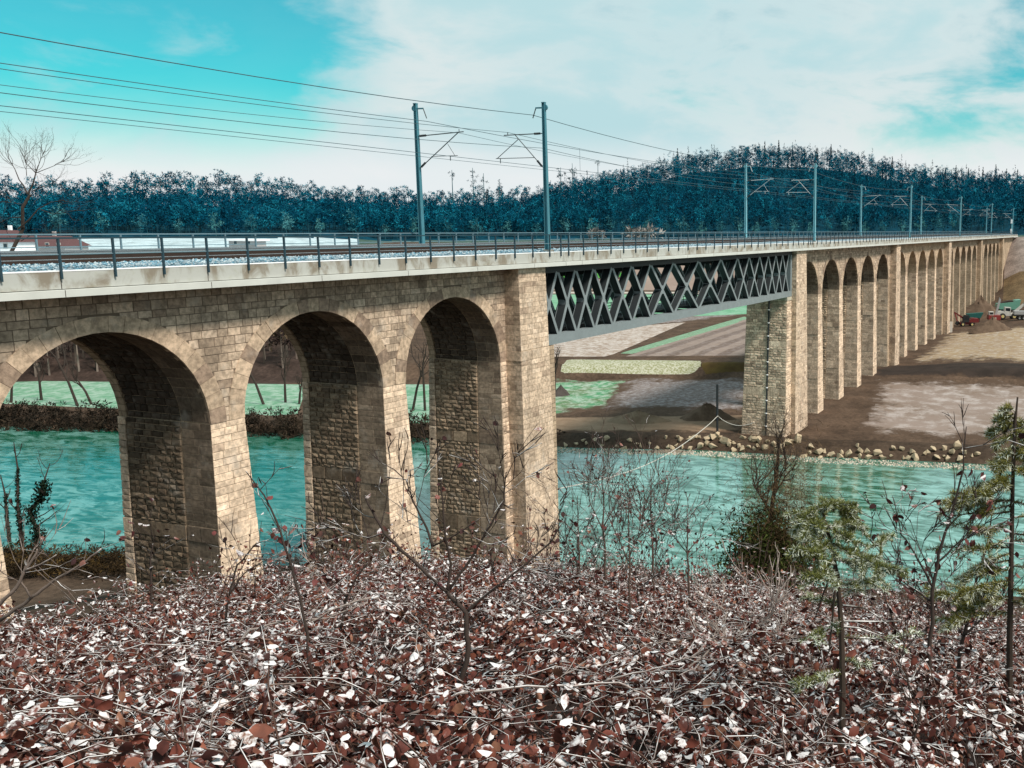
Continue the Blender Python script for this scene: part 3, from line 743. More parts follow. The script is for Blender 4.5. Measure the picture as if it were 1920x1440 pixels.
for nm, yc, lab in (('railway_track', 38.65, 'near railway track nearest the dark railing'), ('railway_track', 42.3, 'farther railway track nearest the pale railing')):
    tk = empty(nm, (0, yc, -1.4)); tag(tk, lab, 'railway track')
    for sd in (-.76, .76):
        mb = MB(); mb.box(-28, 392, sd-.02, sd+.02, .03, .16); mb.box(-28, 392, sd-.07, sd+.07, .0, .03); rl = mb.build('rail', M['rust'], tk)
        mb = MB(); mb.box(-28, 392, sd-.036, sd+.036, .16, .20); mb.build('rail_head', M['rail_top'], rl)
    mb = MB(); mb.box(-.13, .13, -1.25, 1.25, -.14, .0); me = mb.mesh('sleeper', M['sleeper'])
    for k in range(140):
        o = link_mesh('sleeper', me, None, tk); o.location = (16+k*.75, 0, 0)

# --- overhead line masts
def mast(label, s, y, side, kind, H0=-1.62, farl=False):
    """side +1: arm points away from the viewer's bank, -1: towards it"""
    r = empty('catenary_mast', (s, y, H0)); tag(r, label, 'mast', 'overhead line masts on the bridge')
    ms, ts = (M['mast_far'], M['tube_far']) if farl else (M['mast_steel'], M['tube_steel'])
    hgt = 9.65
    mb = MB()       # H section: two flanges and a web
    w0, w1 = .15, .105
    for sg in (-1, 1):
        P = []
        for z, ww in ((0, w0), (hgt, w1)):
            a_, b_ = sg*ww, sg*(ww-.028); lo, hi = min(a_, b_), max(a_, b_)
            P += [(-ww, lo, z), (ww, lo, z), (ww, hi, z), (-ww, hi, z)]
        mb.hexa(P)
    mb.hexa([(-.018, -w0+.028, 0), (.018, -w0+.028, 0), (.018, w0-.028, 0), (-.018, w0-.028, 0), (-.018, -w1+.028, hgt), (.018, -w1+.028, hgt), (.018, w1-.028, hgt), (-.018, w1-.028, hgt)])
    mb.build('pole', ms, r)
    mb = MB(); mb.box(-.3, .3, -.3, .3, -.4, .05); mb.build('base_plate', M['concrete'], r)
    mb = MB(); mb.lathe([(.19, -.06), (.19, .06)], 12, (0, -side*.10, hgt-.28), 'x'); mb.box(-.12, .12, -.12, .12, hgt+.003, hgt+.06); mb.build('top_cap', ms, r)
    mb = MB(); mb.bar((0, side*.1, hgt-.3), (0, side*.62, hgt-.3), .09, .09, (1, 0, 0)); mb.build('feeder_bracket', ms, r)
    mb = MB(); mb.tube([(0, side*.60, hgt-.28), (0, side*.86, hgt-.95)], .035, 6); mb.build('feeder_hanger', ts, r)
    z1, z0 = 7.70, 5.42
    def pt(a, z): return (0, side*a, z)
    def tube(name, a, b, rad): mb = MB(); mb.tube([pt(*a), pt(*b)], rad, 6); return mb.build(name, ts, r)
    def insul(p, q):
        mb = MB(); v0, v1 = Vector(pt(*p)), Vector(pt(*q)); n = 9
        mb.tube([v0.lerp(v1, k/n) for k in range(n+1)], [.055 if k % 2 else .085 for k in range(n+1)], 8); mb.build('insulator', M['dark_steel'], r)
    if kind == 'B':
        tube('cantilever_tube', (.12, z1), (3.15, z1-.06), .035); insul((.35, z1), (.8, z1-.01))
        tube('strut', (.12, z0), (2.25, z1-.08), .03); insul((.28, z0+.15), (.62, z0+.52))
        tube('brace', (2.05, z1-.35), (3.75, 6.12), .024); tube('registration_tube', (.85, 6.14), (3.85, 6.12), .024); tube('dropper', (3.5, 6.12), (3.5, 5.80), .03)
        tube('clamp', (2.85, z1-.06), (2.85, z1+.14), .03)
    else:
        tube('cantilever_tube', (.12, z1-.15), (3.75, z1+.06), .035); insul((.25, z1-.14), (.75, z1-.11))
        tube('strut', (.12, z0), (3.3, z1), .032); insul((.25, z0+.1), (.6, z0+.38))
        tube('link', (2.45, 7.0), (3.0, 6.2), .018); tube('registration_tube', (1.1, 6.2), (3.2, 6.22), .022); tube('dropper', (2.62, 6.2), (2.62, 5.9), .03)
        tube('clamp', (3.4, z1+.04), (3.4, z1+.24), .025)
    return r
near_s = [-5, 57.8, 120.5, 183, 246.5, 312, 380]
far_s = [-7, 56.0, 119.0, 180, 241, 306, 372]
ordn = ['nearest', 'second', 'third', 'fourth', 'fifth', 'farthest']
for k, s in enumerate(near_s):
    if k == 0: lab = 'grey steel mast at the near end of the bridge beside the dark railing'
    else: lab = '%s overhead line mast on the dark railing side, arm towards the tracks' % ordn[k-1]
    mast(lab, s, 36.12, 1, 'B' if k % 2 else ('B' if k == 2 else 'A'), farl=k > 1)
for k, s in enumerate(far_s):
    if k == 0: lab = 'grey steel mast at the near end of the bridge beside the pale railing'
    else: lab = '%s overhead line mast on the pale railing side, arm towards the tracks' % ordn[k-1]
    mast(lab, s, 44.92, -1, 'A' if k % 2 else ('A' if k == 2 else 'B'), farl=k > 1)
def wire(label, pts, sag, rad, droppers=None):
    """sagging conductor through support points"""
    P = []
    for a, b in zip(pts[:-1], pts[1:]):
        a, b = Vector(a), Vector(b); n = 14
        for i in range(n):
            t_ = i/n; p = a.lerp(b, t_); p.z -= 4*sag*t_*(1-t_); P.append(p)
    P.append(Vector(pts[-1]))
    w_ = empty('overhead_wire', P[0]); tag(w_, label, 'wire', 'overhead wires along the railway')
    mb = MB(); mb.tube([p-P[0] for p in P], rad, 5); mb.build('conductor', M['wire'], w_)
    if droppers:
        for s, y, za, zb in droppers:
            mb = MB(); mb.tube([Vector((s, y, za))-P[0], Vector((s, y, zb))-P[0]], .012, 4); mb.build('dropper', M['wire'], w_)
Zb = -1.62
wire('feeder wire hung from the top brackets of the dark railing side masts', [(s, 36.12+.86, Zb+8.90) for s in near_s], .80, .022)
wire('feeder wire hung from the top brackets of the pale railing side masts', [(s, 44.92-.86, Zb+8.50) for s in far_s], .40, .020)
def mess(y, z, sag, ss):
    return [(a+(b-a)*f, y, Zb+z-4*sag*f*(1-f), Zb+5.85) for a, b in zip(ss[:-1], ss[1:]) for f in (.15, .42, .85)]
wire('upper carrying wire over the near railway track', [(s, 38.95, Zb+7.82) for s in near_s], .67, .016, mess(38.95, 7.82, .67, near_s))
wire('contact wire over the near railway track', [(s, 39.2, Zb+5.85) for s in near_s], .0, .016)
wire('upper carrying wire over the farther railway track', [(s, 41.6, Zb+7.7) for s in far_s], .8, .014)
wire('contact wire over the farther railway track', [(s, 42.2, Zb+5.95) for s in far_s], .0, .014)
wire('return wire clamped to the shafts of the dark railing side masts', [(s, 36.35, Zb+6.75) for s in near_s], .78, .016)
# signal at the far end
sg = empty('signal_post', (396, 38, -1.5)); tag(sg, 'small white signal post standing at the far end of the bridge', 'signal')
mb = MB(); mb.tube([(0, 0, 0), (0, 0, 4.6)], .12, 6); mb.build('pole', M['mast_far'], sg)
mb = MB(); mb.box(-.25, .25, -.45, .45, 4.0, 5.6); mb.build('signal_head', M['snowcap'], sg)
mb = MB(); mb.box(-.35, .35, -.45, .45, 0, 1.9); mb.build('cabinet', M['snowcap'], sg)
# ---------------------------------------------------------------- plants
M['bark'] = simple('dark_bark', (.045, .034, .028), .9, .4, 6, .5, .01)
M['bark_pale'] = simple('pale_twig', (.34, .28, .25), .85, .3, 8, .3, .005)
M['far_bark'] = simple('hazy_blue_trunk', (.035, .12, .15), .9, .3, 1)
M['foliage'] = attr_mat('twigs_and_needles', .9, .15, .5, .0, .01, .05)
m, t = new_mat('frosted_leaf')      # brown beech leaf; rime lies on whatever side faces the sky
a = t.n('ShaderNodeAttribute', attribute_name='Col'); g = t.n('ShaderNodeNewGeometry')
nzv = t.n('ShaderNodeSeparateXYZ', {0: (g, 'Normal')})
fr = t.n('ShaderNodeAttribute', attribute_name='frost')
f = t.math('ADD', t.math('ADD', (nzv, 2), t.math('MULTIPLY', t.math('SUBTRACT', noise(t, 90, 3, .6), .5), 1.1)), (fr, 'Fac'))
f = t.rng(f, .66, 1.12, 0, .85)
lc = t.mix(f, t.mix(1.0, a, t.rng(noise(t, 25, 3), .3, .7, .7, 1.3), 'MULTIPLY'), (.78, .77, .78))
finish(t, lc, .7, noise(t, 60, 3), .2, .003, .25); M['leaf'] = m
m, t = new_mat('frosted_twig')
a = t.n('ShaderNodeAttribute', attribute_name='Col'); g = t.n('ShaderNodeNewGeometry'); nzv = t.n('ShaderNodeSeparateXYZ', {0: (g, 'Normal')})
f = t.rng(t.math('ADD', (nzv, 2), t.math('MULTIPLY', t.math('SUBTRACT', noise(t, 12, 3), .5), 1.2)), .70, 1.08)
finish(t, t.mix(f, a, (.78, .77, .77)), .8, noise(t, 40, 3), .3, .004, .2); M['twig'] = m
m, t = new_mat('frosted_needles')
a = t.n('ShaderNodeAttribute', attribute_name='Col'); g = t.n('ShaderNodeNewGeometry'); nzv = t.n('ShaderNodeSeparateXYZ', {0: (g, 'Normal')})
f = t.rng(t.math('ADD', (nzv, 2), t.math('MULTIPLY', t.math('SUBTRACT', noise(t, 6, 3), .5), 1.4)), .50, .85, 0, .85)
finish(t, t.mix(f, a, (.70, .76, .66)), .7, None, 0, 0, .2); M['needles'] = m

def unit(v): return v/np.maximum(np.linalg.norm(v, axis=-1, keepdims=True), 1e-9)
def spray(rng, ctr, dirs, L, Wd):
    """narrow triangles starting at ctr along dirs"""
    n = len(ctr); side = unit(np.cross(dirs, rng.normal(size=(n, 3))))
    L = np.broadcast_to(L, n)[:, None]; Wd = np.broadcast_to(Wd, n)[:, None]
    return np.stack([ctr-side*Wd, ctr+side*Wd, ctr+dirs*L], 1)
def deciduous(rng, h, r, n, low=.25):
    """bare winter crown: fans of twigs filling clumps"""
    k = max(5, n//14); cl = unit(rng.normal(size=(k, 3)))*(rng.random((k, 1))**.45)
    cl = cl*np.array([r*.72, r*.72, h*(1-low)*.40])+np.array([0, 0, h*(low+(1-low)*.52)])
    which = rng.integers(0, k, n); d = unit(rng.normal(size=(n, 3))+np.array([0, 0, .35]))
    p = cl[which]+d*rng.uniform(0, r*.22, (n, 1))
    T = spray(rng, p, d, rng.uniform(.09, .22, n)*r*1.2, rng.uniform(.018, .060, n)*r)
    shade = rng.uniform(.7, 1.3, k)[which]*rng.uniform(.75, 1.25, n)
    return T, shade
def conifer(rng, h, r, n, low=.08):
    z = h*(low+(1-low)*rng.random(n)**.8); rr = r*(1-z/h)*rng.uniform(.35, 1.05, n)+.15; a = rng.uniform(0, 6.283, n)
    p = np.stack([rr*np.cos(a)*.35, rr*np.sin(a)*.35, z], -1); d = unit(np.stack([np.cos(a), np.sin(a), np.full(n, -.35)], -1))
    return spray(rng, p, d, rr*.8+.2, .12*r+.10), rng.uniform(.6, 1.25, n)
def trunk_tris(h, r, lean=(0, 0)):
    a = np.arange(4)*math.pi/2; b = np.stack([r*np.cos(a), r*np.sin(a), np.full(4, -.6)], -1); tp = np.array([lean[0], lean[1], h])
    return np.array([[b[i], b[(i+1) % 4], tp] for i in range(4)])
class Mass:
    def __init__(s): s.T = []; s.C = []
    def add(s, T, col, at, rz=0.0):
        c, sn = math.cos(rz), math.sin(rz); R_ = np.array([[c, sn, 0], [-sn, c, 0], [0, 0, 1]])
        s.T.append(T@R_+np.array(at)); s.C.append(np.broadcast_to(col, (len(T), 3)))
    def build(s, name, mat, parent=None):
        T = np.concatenate(s.T); C = np.concatenate(s.C); n = len(T)
        return link_mesh(name, np_mesh(name, T.reshape(-1, 3), np.arange(n*3).reshape(-1, 3), C, mat), None, parent)

# --- the wooded hill behind the valley
rng = np.random.default_rng(21); wood = Mass()
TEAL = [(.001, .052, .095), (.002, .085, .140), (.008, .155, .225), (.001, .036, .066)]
def hill_spot(az, d): a = math.radians(az); x, y = d*math.cos(a), d*math.sin(a); return np.array([x, y, float(H(x, y))])
n_tree = 0
for _ in range(5200):
    az = rng.uniform(-1, 33) if rng.random() < .62 else rng.uniform(33, 62); ft, cr, zc = hill(az)
    d = ft+6+((cr+8 if az < 33 else cr-8)-ft)*rng.random()
    P = hill_spot(az, d)
    if project(P)[0] < -120 or project(P)[0] > 2040: continue
    con = rng.random() < (.12 if az < 30 else .05); h = rng.uniform(12, 19) if az < 32 else rng.uniform(9, 15)
    if con: T, sh = conifer(rng, h*1.08, rng.uniform(2.2, 3.2), 60); base = np.array(TEAL[3])*rng.uniform(.7, 1.2)
    else: T, sh = deciduous(rng, h, rng.uniform(3.4, 5.4), 155, .06); base = np.array(TEAL[rng.choice([0, 0, 1, 1, 2])])*rng.uniform(.7, 1.25)
    wood.add(T, base*sh[:, None], P)
    if not con: wood.add(trunk_tris(h*.75, .15), np.array((.018, .07, .09))*rng.uniform(.5, 1.3), P)
    n_tree += 1
tag(wood.build('forest', M['foliage']), 'dense blue green winter forest covering the hill', kind='stuff')

# --- trees that can be told apart on the skyline and at the foot of the hill
def tree_proto(name, label, grp, T, col, th, tr_, tm):
    r = empty(name); tag(r, label, 'tree', grp)
    mm = Mass(); mm.add(T, col, (0, 0, 0)); mm.build('crown', M['foliage'], r)
    mb = MB(); mb.tube([(0, 0, -.8), (.1, .05, th*.5), (.0, .15, th)], [tr_, tr_*.7, tr_*.3], 5); mb.build('trunk', tm, r)
    return r
protos = []
for k in range(4):
    T, sh = deciduous(rng, 17, 4.6, 420, .30); protos.append(tree_proto('bare_tree', 'bare tree with pale trunk on the skyline of the far wood', 'skyline trees of the far wood', T, np.array(TEAL[1+k % 2])*sh[:, None], 15, .20, M['far_bark']))
fr_protos = []
for k in range(3):
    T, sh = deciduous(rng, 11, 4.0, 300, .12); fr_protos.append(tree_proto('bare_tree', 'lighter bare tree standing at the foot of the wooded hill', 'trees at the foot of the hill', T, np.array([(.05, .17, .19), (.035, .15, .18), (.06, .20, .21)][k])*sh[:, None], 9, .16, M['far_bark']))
sp_protos = []
for k in range(2):
    T, sh = conifer(rng, 19, 2.8, 200); sp_protos.append(tree_proto('spruce_tree', 'dark pointed spruce on the skyline of the wooded hill', 'skyline spruces', T, np.array((.007, .035, .05))*sh[:, None], 17, .2, M['far_bark']))
def scatter(prs, spots):
    for i, (az, d, sc) in enumerate(spots):
        k = i % len(prs)
        o = prs[k] if i < len(prs) else copy_tree(prs[k])
        o.location = tuple(hill_spot(az, d)); o.scale = (sc, sc, sc*rng.uniform(.95, 1.1)); o.rotation_euler = (0, 0, rng.uniform(0, 6.28))
scatter(protos, [(az, hill(az)[1]+rng.uniform(-6, 10), rng.uniform(.85, 1.12)) for az in np.arange(33.2, 58.5, .36)]+[(az, hill(az)[1]+rng.uniform(-8, 4), rng.uniform(.7, .95)) for az in list(np.arange(13.5, 23.0, .8))+[26.5, 27.6, 28.4]])
scatter(fr_protos, [(az, hill(az)[0]+rng.uniform(1, 9), rng.uniform(.7, 1.15)) for az in np.concatenate([np.arange(8.5, 30, 1.05), np.arange(31, 58, 1.6)])])
scatter(sp_protos, [(az, hill(az)[1]+rng.uniform(-12, 2), rng.uniform(.7, .98)) for az in [4.6, 5.3, 5.9, 6.5, 7.2, 8.0, 8.7, 9.3, 10.4, 12.3, 15.8, 16.6, 17.3, 18.0, 18.8, 19.6, 24.6, 34.4, 35.2]])
def at_sky(px, d): 
    r_ = ray(px, 330); az = math.degrees(math.atan2(r_[1], r_[0])); return hill_spot(az, d)
def pine(px, d, h, cr_h, r, label, lean=0.6):
    P = at_sky(px, d); o = empty('pine_tree', P); tag(o, label, 'tree')
    mm = Mass(); T, sh = deciduous(rng, cr_h, r, 150, .02); mm.add(T, np.array((.008, .05, .07))*sh[:, None], (lean*.4, 0, h-cr_h)); mm.build('crown', M['foliage'], o)
    mb = MB(); mb.tube([(0, 0, -1), (lean*.2, 0, h*.5), (lean*.4, 0, h-.5)], [.34, .26, .12], 5); mb.build('trunk', M['far_bark'], o)
pine(847, 560, 27, 7, 3.0, 'thin tall pine with a small round tuft, leftmost of the lone pines')
pine(886, 562, 28, 14, 3.8, 'tall dark pine with a long narrow crown behind the railway masts')
pine(906, 565, 25, 15, 4.2, 'broad dark pine beside the tall narrow one on the ridge')
pine(935, 562, 22, 5, 1.8, 'small lone pine with bare trunk right of the dark pine pair')
pine(1051, 590, 24, 12, 4.6, 'round crowned dark pine, left of a close pair on the ridge')
pine(1073, 590, 26, 13, 4.8, 'round crowned dark pine, right of a close pair on the ridge')
pine(1121, 600, 26, 4.5, 2.6, 'flat topped lone pine on a long bare trunk above the ridge')
# pinkish shrubs at the foot of the hill
for k, (px, lab) in enumerate(((1118, 'small pinkish grey bush at the foot of the wooded hill'), (1205, 'wide pinkish grey bush at the foot of the wooded hill'))):
    r_ = ray(px, 440); az = math.degrees(math.atan2(r_[1], r_[0])); P = hill_spot(az, hill(az)[0]-4)
    o = empty('bush', P); tag(o, lab, 'bush'); mm = Mass(); T, sh = deciduous(rng, 6.0, 6.5+5*k, 420, .0); mm.add(T, np.array((.22, .21, .20))*sh[:, None], (0, 0, 0)); mm.build('crown', M['foliage'], o)
    mb = MB(); mb.tube([(0, 0, -.5), (0, 0, 3)], [.3, .1], 5); mb.build('stem', M['far_bark'], o)

# --- brown wood on the slope seen through the near arches
rng = np.random.default_rng(22); wood = Mass()
for _ in range(900):
    az = rng.uniform(43.6, 64); d0 = np.interp(az, [43.5, 46, 58, 80], [182, 172, 190, 200]); d = d0+2+rng.random()*125
    P = hill_spot(az, d); h = rng.uniform(8, 13) if d-d0 < 40 else rng.uniform(5, 8)
    if (P[2]+h)/d > -.026: continue
    T, sh = deciduous(rng, h, rng.uniform(3, 4.6), 110, .05)
    base = np.array([(.050, .032, .028), (.075, .048, .040), (.035, .024, .022), (.10, .07, .045)][rng.choice([0, 0, 1, 1, 2, 3])])*rng.uniform(.7, 1.2)
    wood.add(T, base*sh[:, None], P); wood.add(trunk_tris(h*.85, .2), np.array((.16, .13, .11))*rng.uniform(.2, 1.5), P)
tag(wood.build('brown_wood', M['foliage']), 'brown leafless wood on the slope behind the river meadow', kind='stuff')
# dark scrub along the far bank
rng = np.random.default_rng(23); scrub = Mass()
for _ in range(900):
    y = rng.uniform(62, 190); x = far_bank(y)+rng.uniform(-.8, 4.2); P = np.array([x, y, float(H(x, y))-.2])
    hh = rng.uniform(1.2, 3.0)*np.interp(y, [62, 80, 200], [.6, 1, 1.15]); T, sh = deciduous(rng, hh, rng.uniform(1.2, 2.2), 90, 0)
    scrub.add(T, np.array([(.022, .018, .014), (.035, .026, .018), (.06, .042, .03)][rng.choice([0, 0, 1, 2])])*sh[:, None], P)
tag(scrub.build('bank_scrub', M['foliage']), 'dark scrub along the far riverbank behind the near arches', kind='stuff')

# --- branching trees and saplings
def grow(mb, p, d, L, r, depth, rng, spread=.6, up=.12, wob=.16, kids=(3, 5), tips=None, n=5, shrink=.62, tfrom=.3, col=(.05, .037, .03)):
    seg = max(3, min(8, int(L/.25)+3)); pts = [np.array(p, float)]; d = unit(np.array(d, float))
    for i in range(seg):
        d = unit(d+rng.normal(size=3)*wob+np.array([0, 0, up*.5])); pts.append(pts[-1]+d*L/seg)
    mb.tube([tuple(q) for q in pts], [r*(1-.62*i/seg) for i in range(seg+1)], n if r > .012 else 3, False, col)
    if tips is not None: tips.append((pts[-1], d, depth))
    if depth > 0:
        for k in range(rng.integers(kids[0], kids[1]+1)):
            f = rng.uniform(tfrom, .98); i = min(seg-1, int(f*seg)); q = pts[i]+(pts[i+1]-pts[i])*(f*seg-i)
            ax = unit(rng.normal(size=3)); side = unit(np.cross(d, ax)); nd = unit(d*math.cos(spread)+side*math.sin(spread*rng.uniform(.7, 1.3)))
            grow(mb, q, nd, L*shrink*rng.uniform(.7, 1.2)*(1.15-.5*f), max(r*(1-.62*f)*.62, .003), depth-1, rng, spread, up, wob, kids, tips, n, shrink, .25, col)
rng = np.random.default_rng(24)
# trees on the far bank, seen through the arches
for px, py, h, lean, lab in ((78, 752, 6.5, .0, 'thin upright tree on the far bank, second from the left in the first arch'), (148, 762, 11.0, -.35, 'leaning forked tree on the far bank seen through the first arch'), (175, 760, 6, -.5, 'slender leaning tree right of the forked one in the first arch'), (20, 755, 7, .2, 'bushy small tree at the left of the first arch'),
                         (497, 760, 10, -.38, 'dark leaning tree on the far bank in the second arch'), (535, 756, 8, .05, 'pale upright snag on the far bank in the second arch'), (560, 758, 5, .2, 'small bush tree beside the upright snag in the second arch'),
                         (772, 770, 10, .3, 'dark leaning tree on the far bank, left in the third arch'), (797, 772, 11, .0, 'dark upright tree on the far bank, right in the third arch'), (1040, 735, 7, .05, 'bare young tree behind the tall river pier')):
    P = ground_at(px, py); o = empty('bank_tree', P); tag(o, lab, 'tree')
    mb = MB(); cr_ = np.array([CR[0], CR[1], 0])
    pts = [np.array([0, 0, -.6])+cr_*0, np.array([0, 0, h*.3])+cr_*lean*h*.28, np.array([0, 0, h*.6])+cr_*lean*h*.62]
    mb.tube([tuple(q) for q in pts], [.19, .15, .10], 6); mb.build('trunk', M['bark'], o)
    mb = MB(); dd = unit(pts[2]-pts[1])
    for k in range(4): grow(mb, pts[1]+(pts[2]-pts[1])*(.25*(k+1)), unit(dd+unit(rng.normal(size=3))*.7), h*.42, .07, 3, rng, .6, .2, .15, (3, 4))
    mb.build('crown', M['bark'], o)
# ivy-clad pair and bare tree behind the bridge at the left
def ivy(o, pts, rad, n, col=(.010, .020, .012)):
    T = []
    for _ in range(n):
        i = rng.integers(0, len(pts)-1); q = pts[i]+(pts[i+1]-pts[i])*rng.random(); T.append(q+unit(rng.normal(size=3))*rad*rng.random())
    T = np.array(T); mm = Mass(); tt = spray(rng, T, unit(rng.normal(size=T.shape)), .16, .10); mm.add(tt, np.array(col)*rng.uniform(.5, 1.6, (len(tt), 1)), (0, 0, 0)); mm.build('ivy', M['foliage'], o)
cr_ = np.array([CR[0], CR[1], 0]); UPV = np.array([0, 0, 1.0])
def tree_from_px(name, label, base, poly, cat='tree', mat='bark', rad=(.16, .03), twigs=6, tl=1.3, ivyspan=None, wide=1.0, seed=0, depth=2):
    """trunk drawn through picture points at the distance of its foot"""
    rg = np.random.default_rng(seed+100); P = np.array(base, float); dist = P@CF
    o = empty(name, P); tag(o, label, cat)
    pts = [ray(x, y)*dist-P for x, y in poly]
    pts = [q+CF*0 + np.array([rg.normal(0, .12), rg.normal(0, .12), 0]) for q in pts]
    n = len(pts); rr = [rad[0]+(rad[1]-rad[0])*i/(n-1) for i in range(n)]
    mb = MB(); mb.tube([tuple(q) for q in pts], rr, 7); mb.build('trunk', M[mat], o)
    mb = MB()
    for k in range(twigs):
        f = rg.uniform(.25, 1.0)*(n-1); i = min(n-2, int(f)); q = pts[i]+(pts[i+1]-pts[i])*(f-i)
        dd = unit(unit(pts[i+1]-pts[i])*.6+unit(rg.normal(size=3))*.8); grow(mb, q, dd, tl*rg.uniform(.5, 1.1), rr[i]*.45, depth, rg, .6, .25, .14, (2, 4))
    if twigs: mb.build('branch', M[mat], o)
    if ivyspan: 
        global rng
        ivy(o, pts[ivyspan[0]:ivyspan[1]+1], ivyspan[2], ivyspan[3])
    return o
g1 = ground_at(40, 1040); g2 = ground_at(68, 1042); g3 = ground_at(10, 1035)
tree_from_px('ivy_tree', 'ivy clad thin tree leaning left by the water under the first arch', g1, [(42, 1045), (38, 990), (35, 950), (30, 880), (25, 830)], twigs=5, ivyspan=(0, 3, .22, 500), seed=1)
tree_from_px('ivy_tree', 'ivy smothered broad tree by the water under the first arch', g2, [(66, 1045), (66, 1000), (60, 960), (82, 930), (92, 905), (85, 870)], twigs=7, tl=1.8, ivyspan=(0, 4, .62, 1500), seed=2)
tree_from_px('ivy_tree', 'slim dark tree at the left edge by the water under the first arch', g3, [(14, 1035), (9, 970), (4, 930), (2, 890)], twigs=5, ivyspan=(0, 2, .2, 250), seed=3)
dB = 75.0; az_ = math.atan2(ray(8, 470)[1], ray(8, 470)[0]); gb = np.array([dB*math.cos(az_), dB*math.sin(az_), 0]); gb[2] = float(H(gb[0], gb[1]))
ob = tree_from_px('bare_tree', 'tall bare tree with spreading limbs rising behind the bridge at the left', gb, [(-22, 1010), (-8, 700), (18, 480), (34, 430), (42, 390), (52, 365)], rad=(.14, .08), twigs=0, seed=4)
mb = MB(); rg = np.random.default_rng(8); dist = gb@CF
for poly, r0 in (([(52, 365), (62, 345), (67, 325), (68, 318)], .11), ([(52, 365), (44, 348), (36, 338), (28, 318), (18, 300)], .09), ([(34, 430), (55, 412), (72, 392), (95, 380), (120, 376)], .10), ([(72, 392), (100, 402), (140, 396)], .05), ([(38, 408), (20, 408), (8, 414), (0, 418)], .06), ([(46, 384), (30, 382), (8, 378)], .05), ([(67, 325), (48, 306), (45, 285)], .05), ([(67, 325), (76, 300), (84, 282)], .05), ([(67, 325), (100, 312), (120, 302)], .045), ([(50, 330), (48, 300)], .04), ([(60, 360), (78, 350)], .05), ([(40, 452), (60, 440), (112, 437)], .05)):
    pts = [ray(x, y)*dist-gb for x, y in poly]; mb.tube([tuple(q) for q in pts], [r0*.55*(1-.7*i/(len(pts)-1)) for i in range(len(pts))], 5)
    for k in range(6):
        q = pts[-1]+(pts[-2]-pts[-1])*rg.uniform(0, 1); grow(mb, q, unit(pts[-1]-pts[-2]+unit(rg.normal(size=3))*.5), rg.uniform(1.0, 2.2), .014, 2, rg, .6, .15, .18, (2, 4))
mb.build('limb', M['bark'], ob)
# dark bank vegetation on the near shore
rng = np.random.default_rng(25); hed = Mass()
for _ in range(330):
    q = rng.random(); px = -20+270*q+rng.normal(0, 4); py = rng.uniform(1046, 1088); P = ground_at(px, py)
    T, sh = deciduous(rng, rng.uniform(.7, 1.7), rng.uniform(.6, 1.2), 50, 0); hed.add(T, np.array([(.045, .030, .016), (.028, .020, .012), (.085, .055, .02)][rng.choice([0, 1, 1, 2])])*sh[:, None], P)
tag(hed.build('bank_undergrowth', M['foliage']), 'dark brown undergrowth on the near bank under the first arch', kind='stuff')
reed = Mass()
for _ in range(700):
    y = rng.uniform(12, 62); x = near_bank(y)+rng.uniform(-9, .6); P = np.array([x, y, float(H(x, y))-.1])
    if 50 < x < 58.5 and 34 < y < 43: continue
    T, sh = deciduous(rng, rng.uniform(.6, 1.7), rng.uniform(.4, .9), 30, 0); reed.add(T, np.array([(.16, .115, .095), (.10, .065, .05), (.24, .19, .16)][rng.integers(0, 3)])*sh[:, None], P)
tag(reed.build('shore_brush', M['foliage']), 'thin brown brush along the near shore by the tall river pier', kind='stuff')
# hazy brown alder with a dark evergreen foot, standing in front of the river
rng = np.random.default_rng(26); d0 = 46.0
r_ = ray(1445, 1085); r_ = r_/np.hypot(r_[0], r_[1])*d0; P = np.array([r_[0], r_[1], float(H(r_[0], r_[1]))])
o = empty('shore_tree', P); tag(o, 'hazy brown twiggy tree with dark evergreen foot in front of the river', 'tree'); dist = P@CF
mb = MB()
for poly, r0 in (([(1440, 1110), (1438, 1010), (1446, 960), (1455, 900), (1460, 850), (1462, 815)], .16), ([(1446, 965), (1425, 930), (1410, 905)], .06), ([(1452, 925), (1470, 900), (1475, 860)], .06)):
    pts = [ray(x, y)*dist-P for x, y in poly]; mb.tube([tuple(q) for q in pts], [r0*(1-.7*i/(len(pts)-1)) for i in range(len(pts))], 6)
    for k in range(9):
        i = rng.integers(0, len(pts)-1); q = pts[i]+(pts[i+1]-pts[i])*rng.random(); grow(mb, q, unit(np.array([0, 0, .8])+unit(rng.normal(size=3))), rng.uniform(1.0, 2.2), .035, 2, rng, .55, .2, .14, (3, 5))
mb.build('trunk', M['bark'], o)
mm = Mass(); nT = 11000; q = rng.normal(size=(nT, 3))*np.array([1.15, 1.15, 2.1])+np.array([0, 0, 4.2]); mm.add(spray(rng, q, unit(rng.normal(size=(nT, 3))+UPV*.5), rng.uniform(.2, .6, nT), .010), np.array((.10, .065, .035))*rng.uniform(.5, 1.5, (nT, 1)), (.3, -.4, 0)); mm.build('twigs', M['foliage'], o)
mm = Mass(); nT = 15000; q = rng.normal(size=(nT, 3))*np.array([.95, .95, 1.1])+np.array([0, 0, 1.9]); mm.add(spray(rng, q, unit(rng.normal(size=(nT, 3))), .28, .05), np.array((.030, .038, .010))*rng.uniform(.3, 2.0, (nT, 1)), (0, 0, 0)); mm.build('foliage', M['foliage'], o)
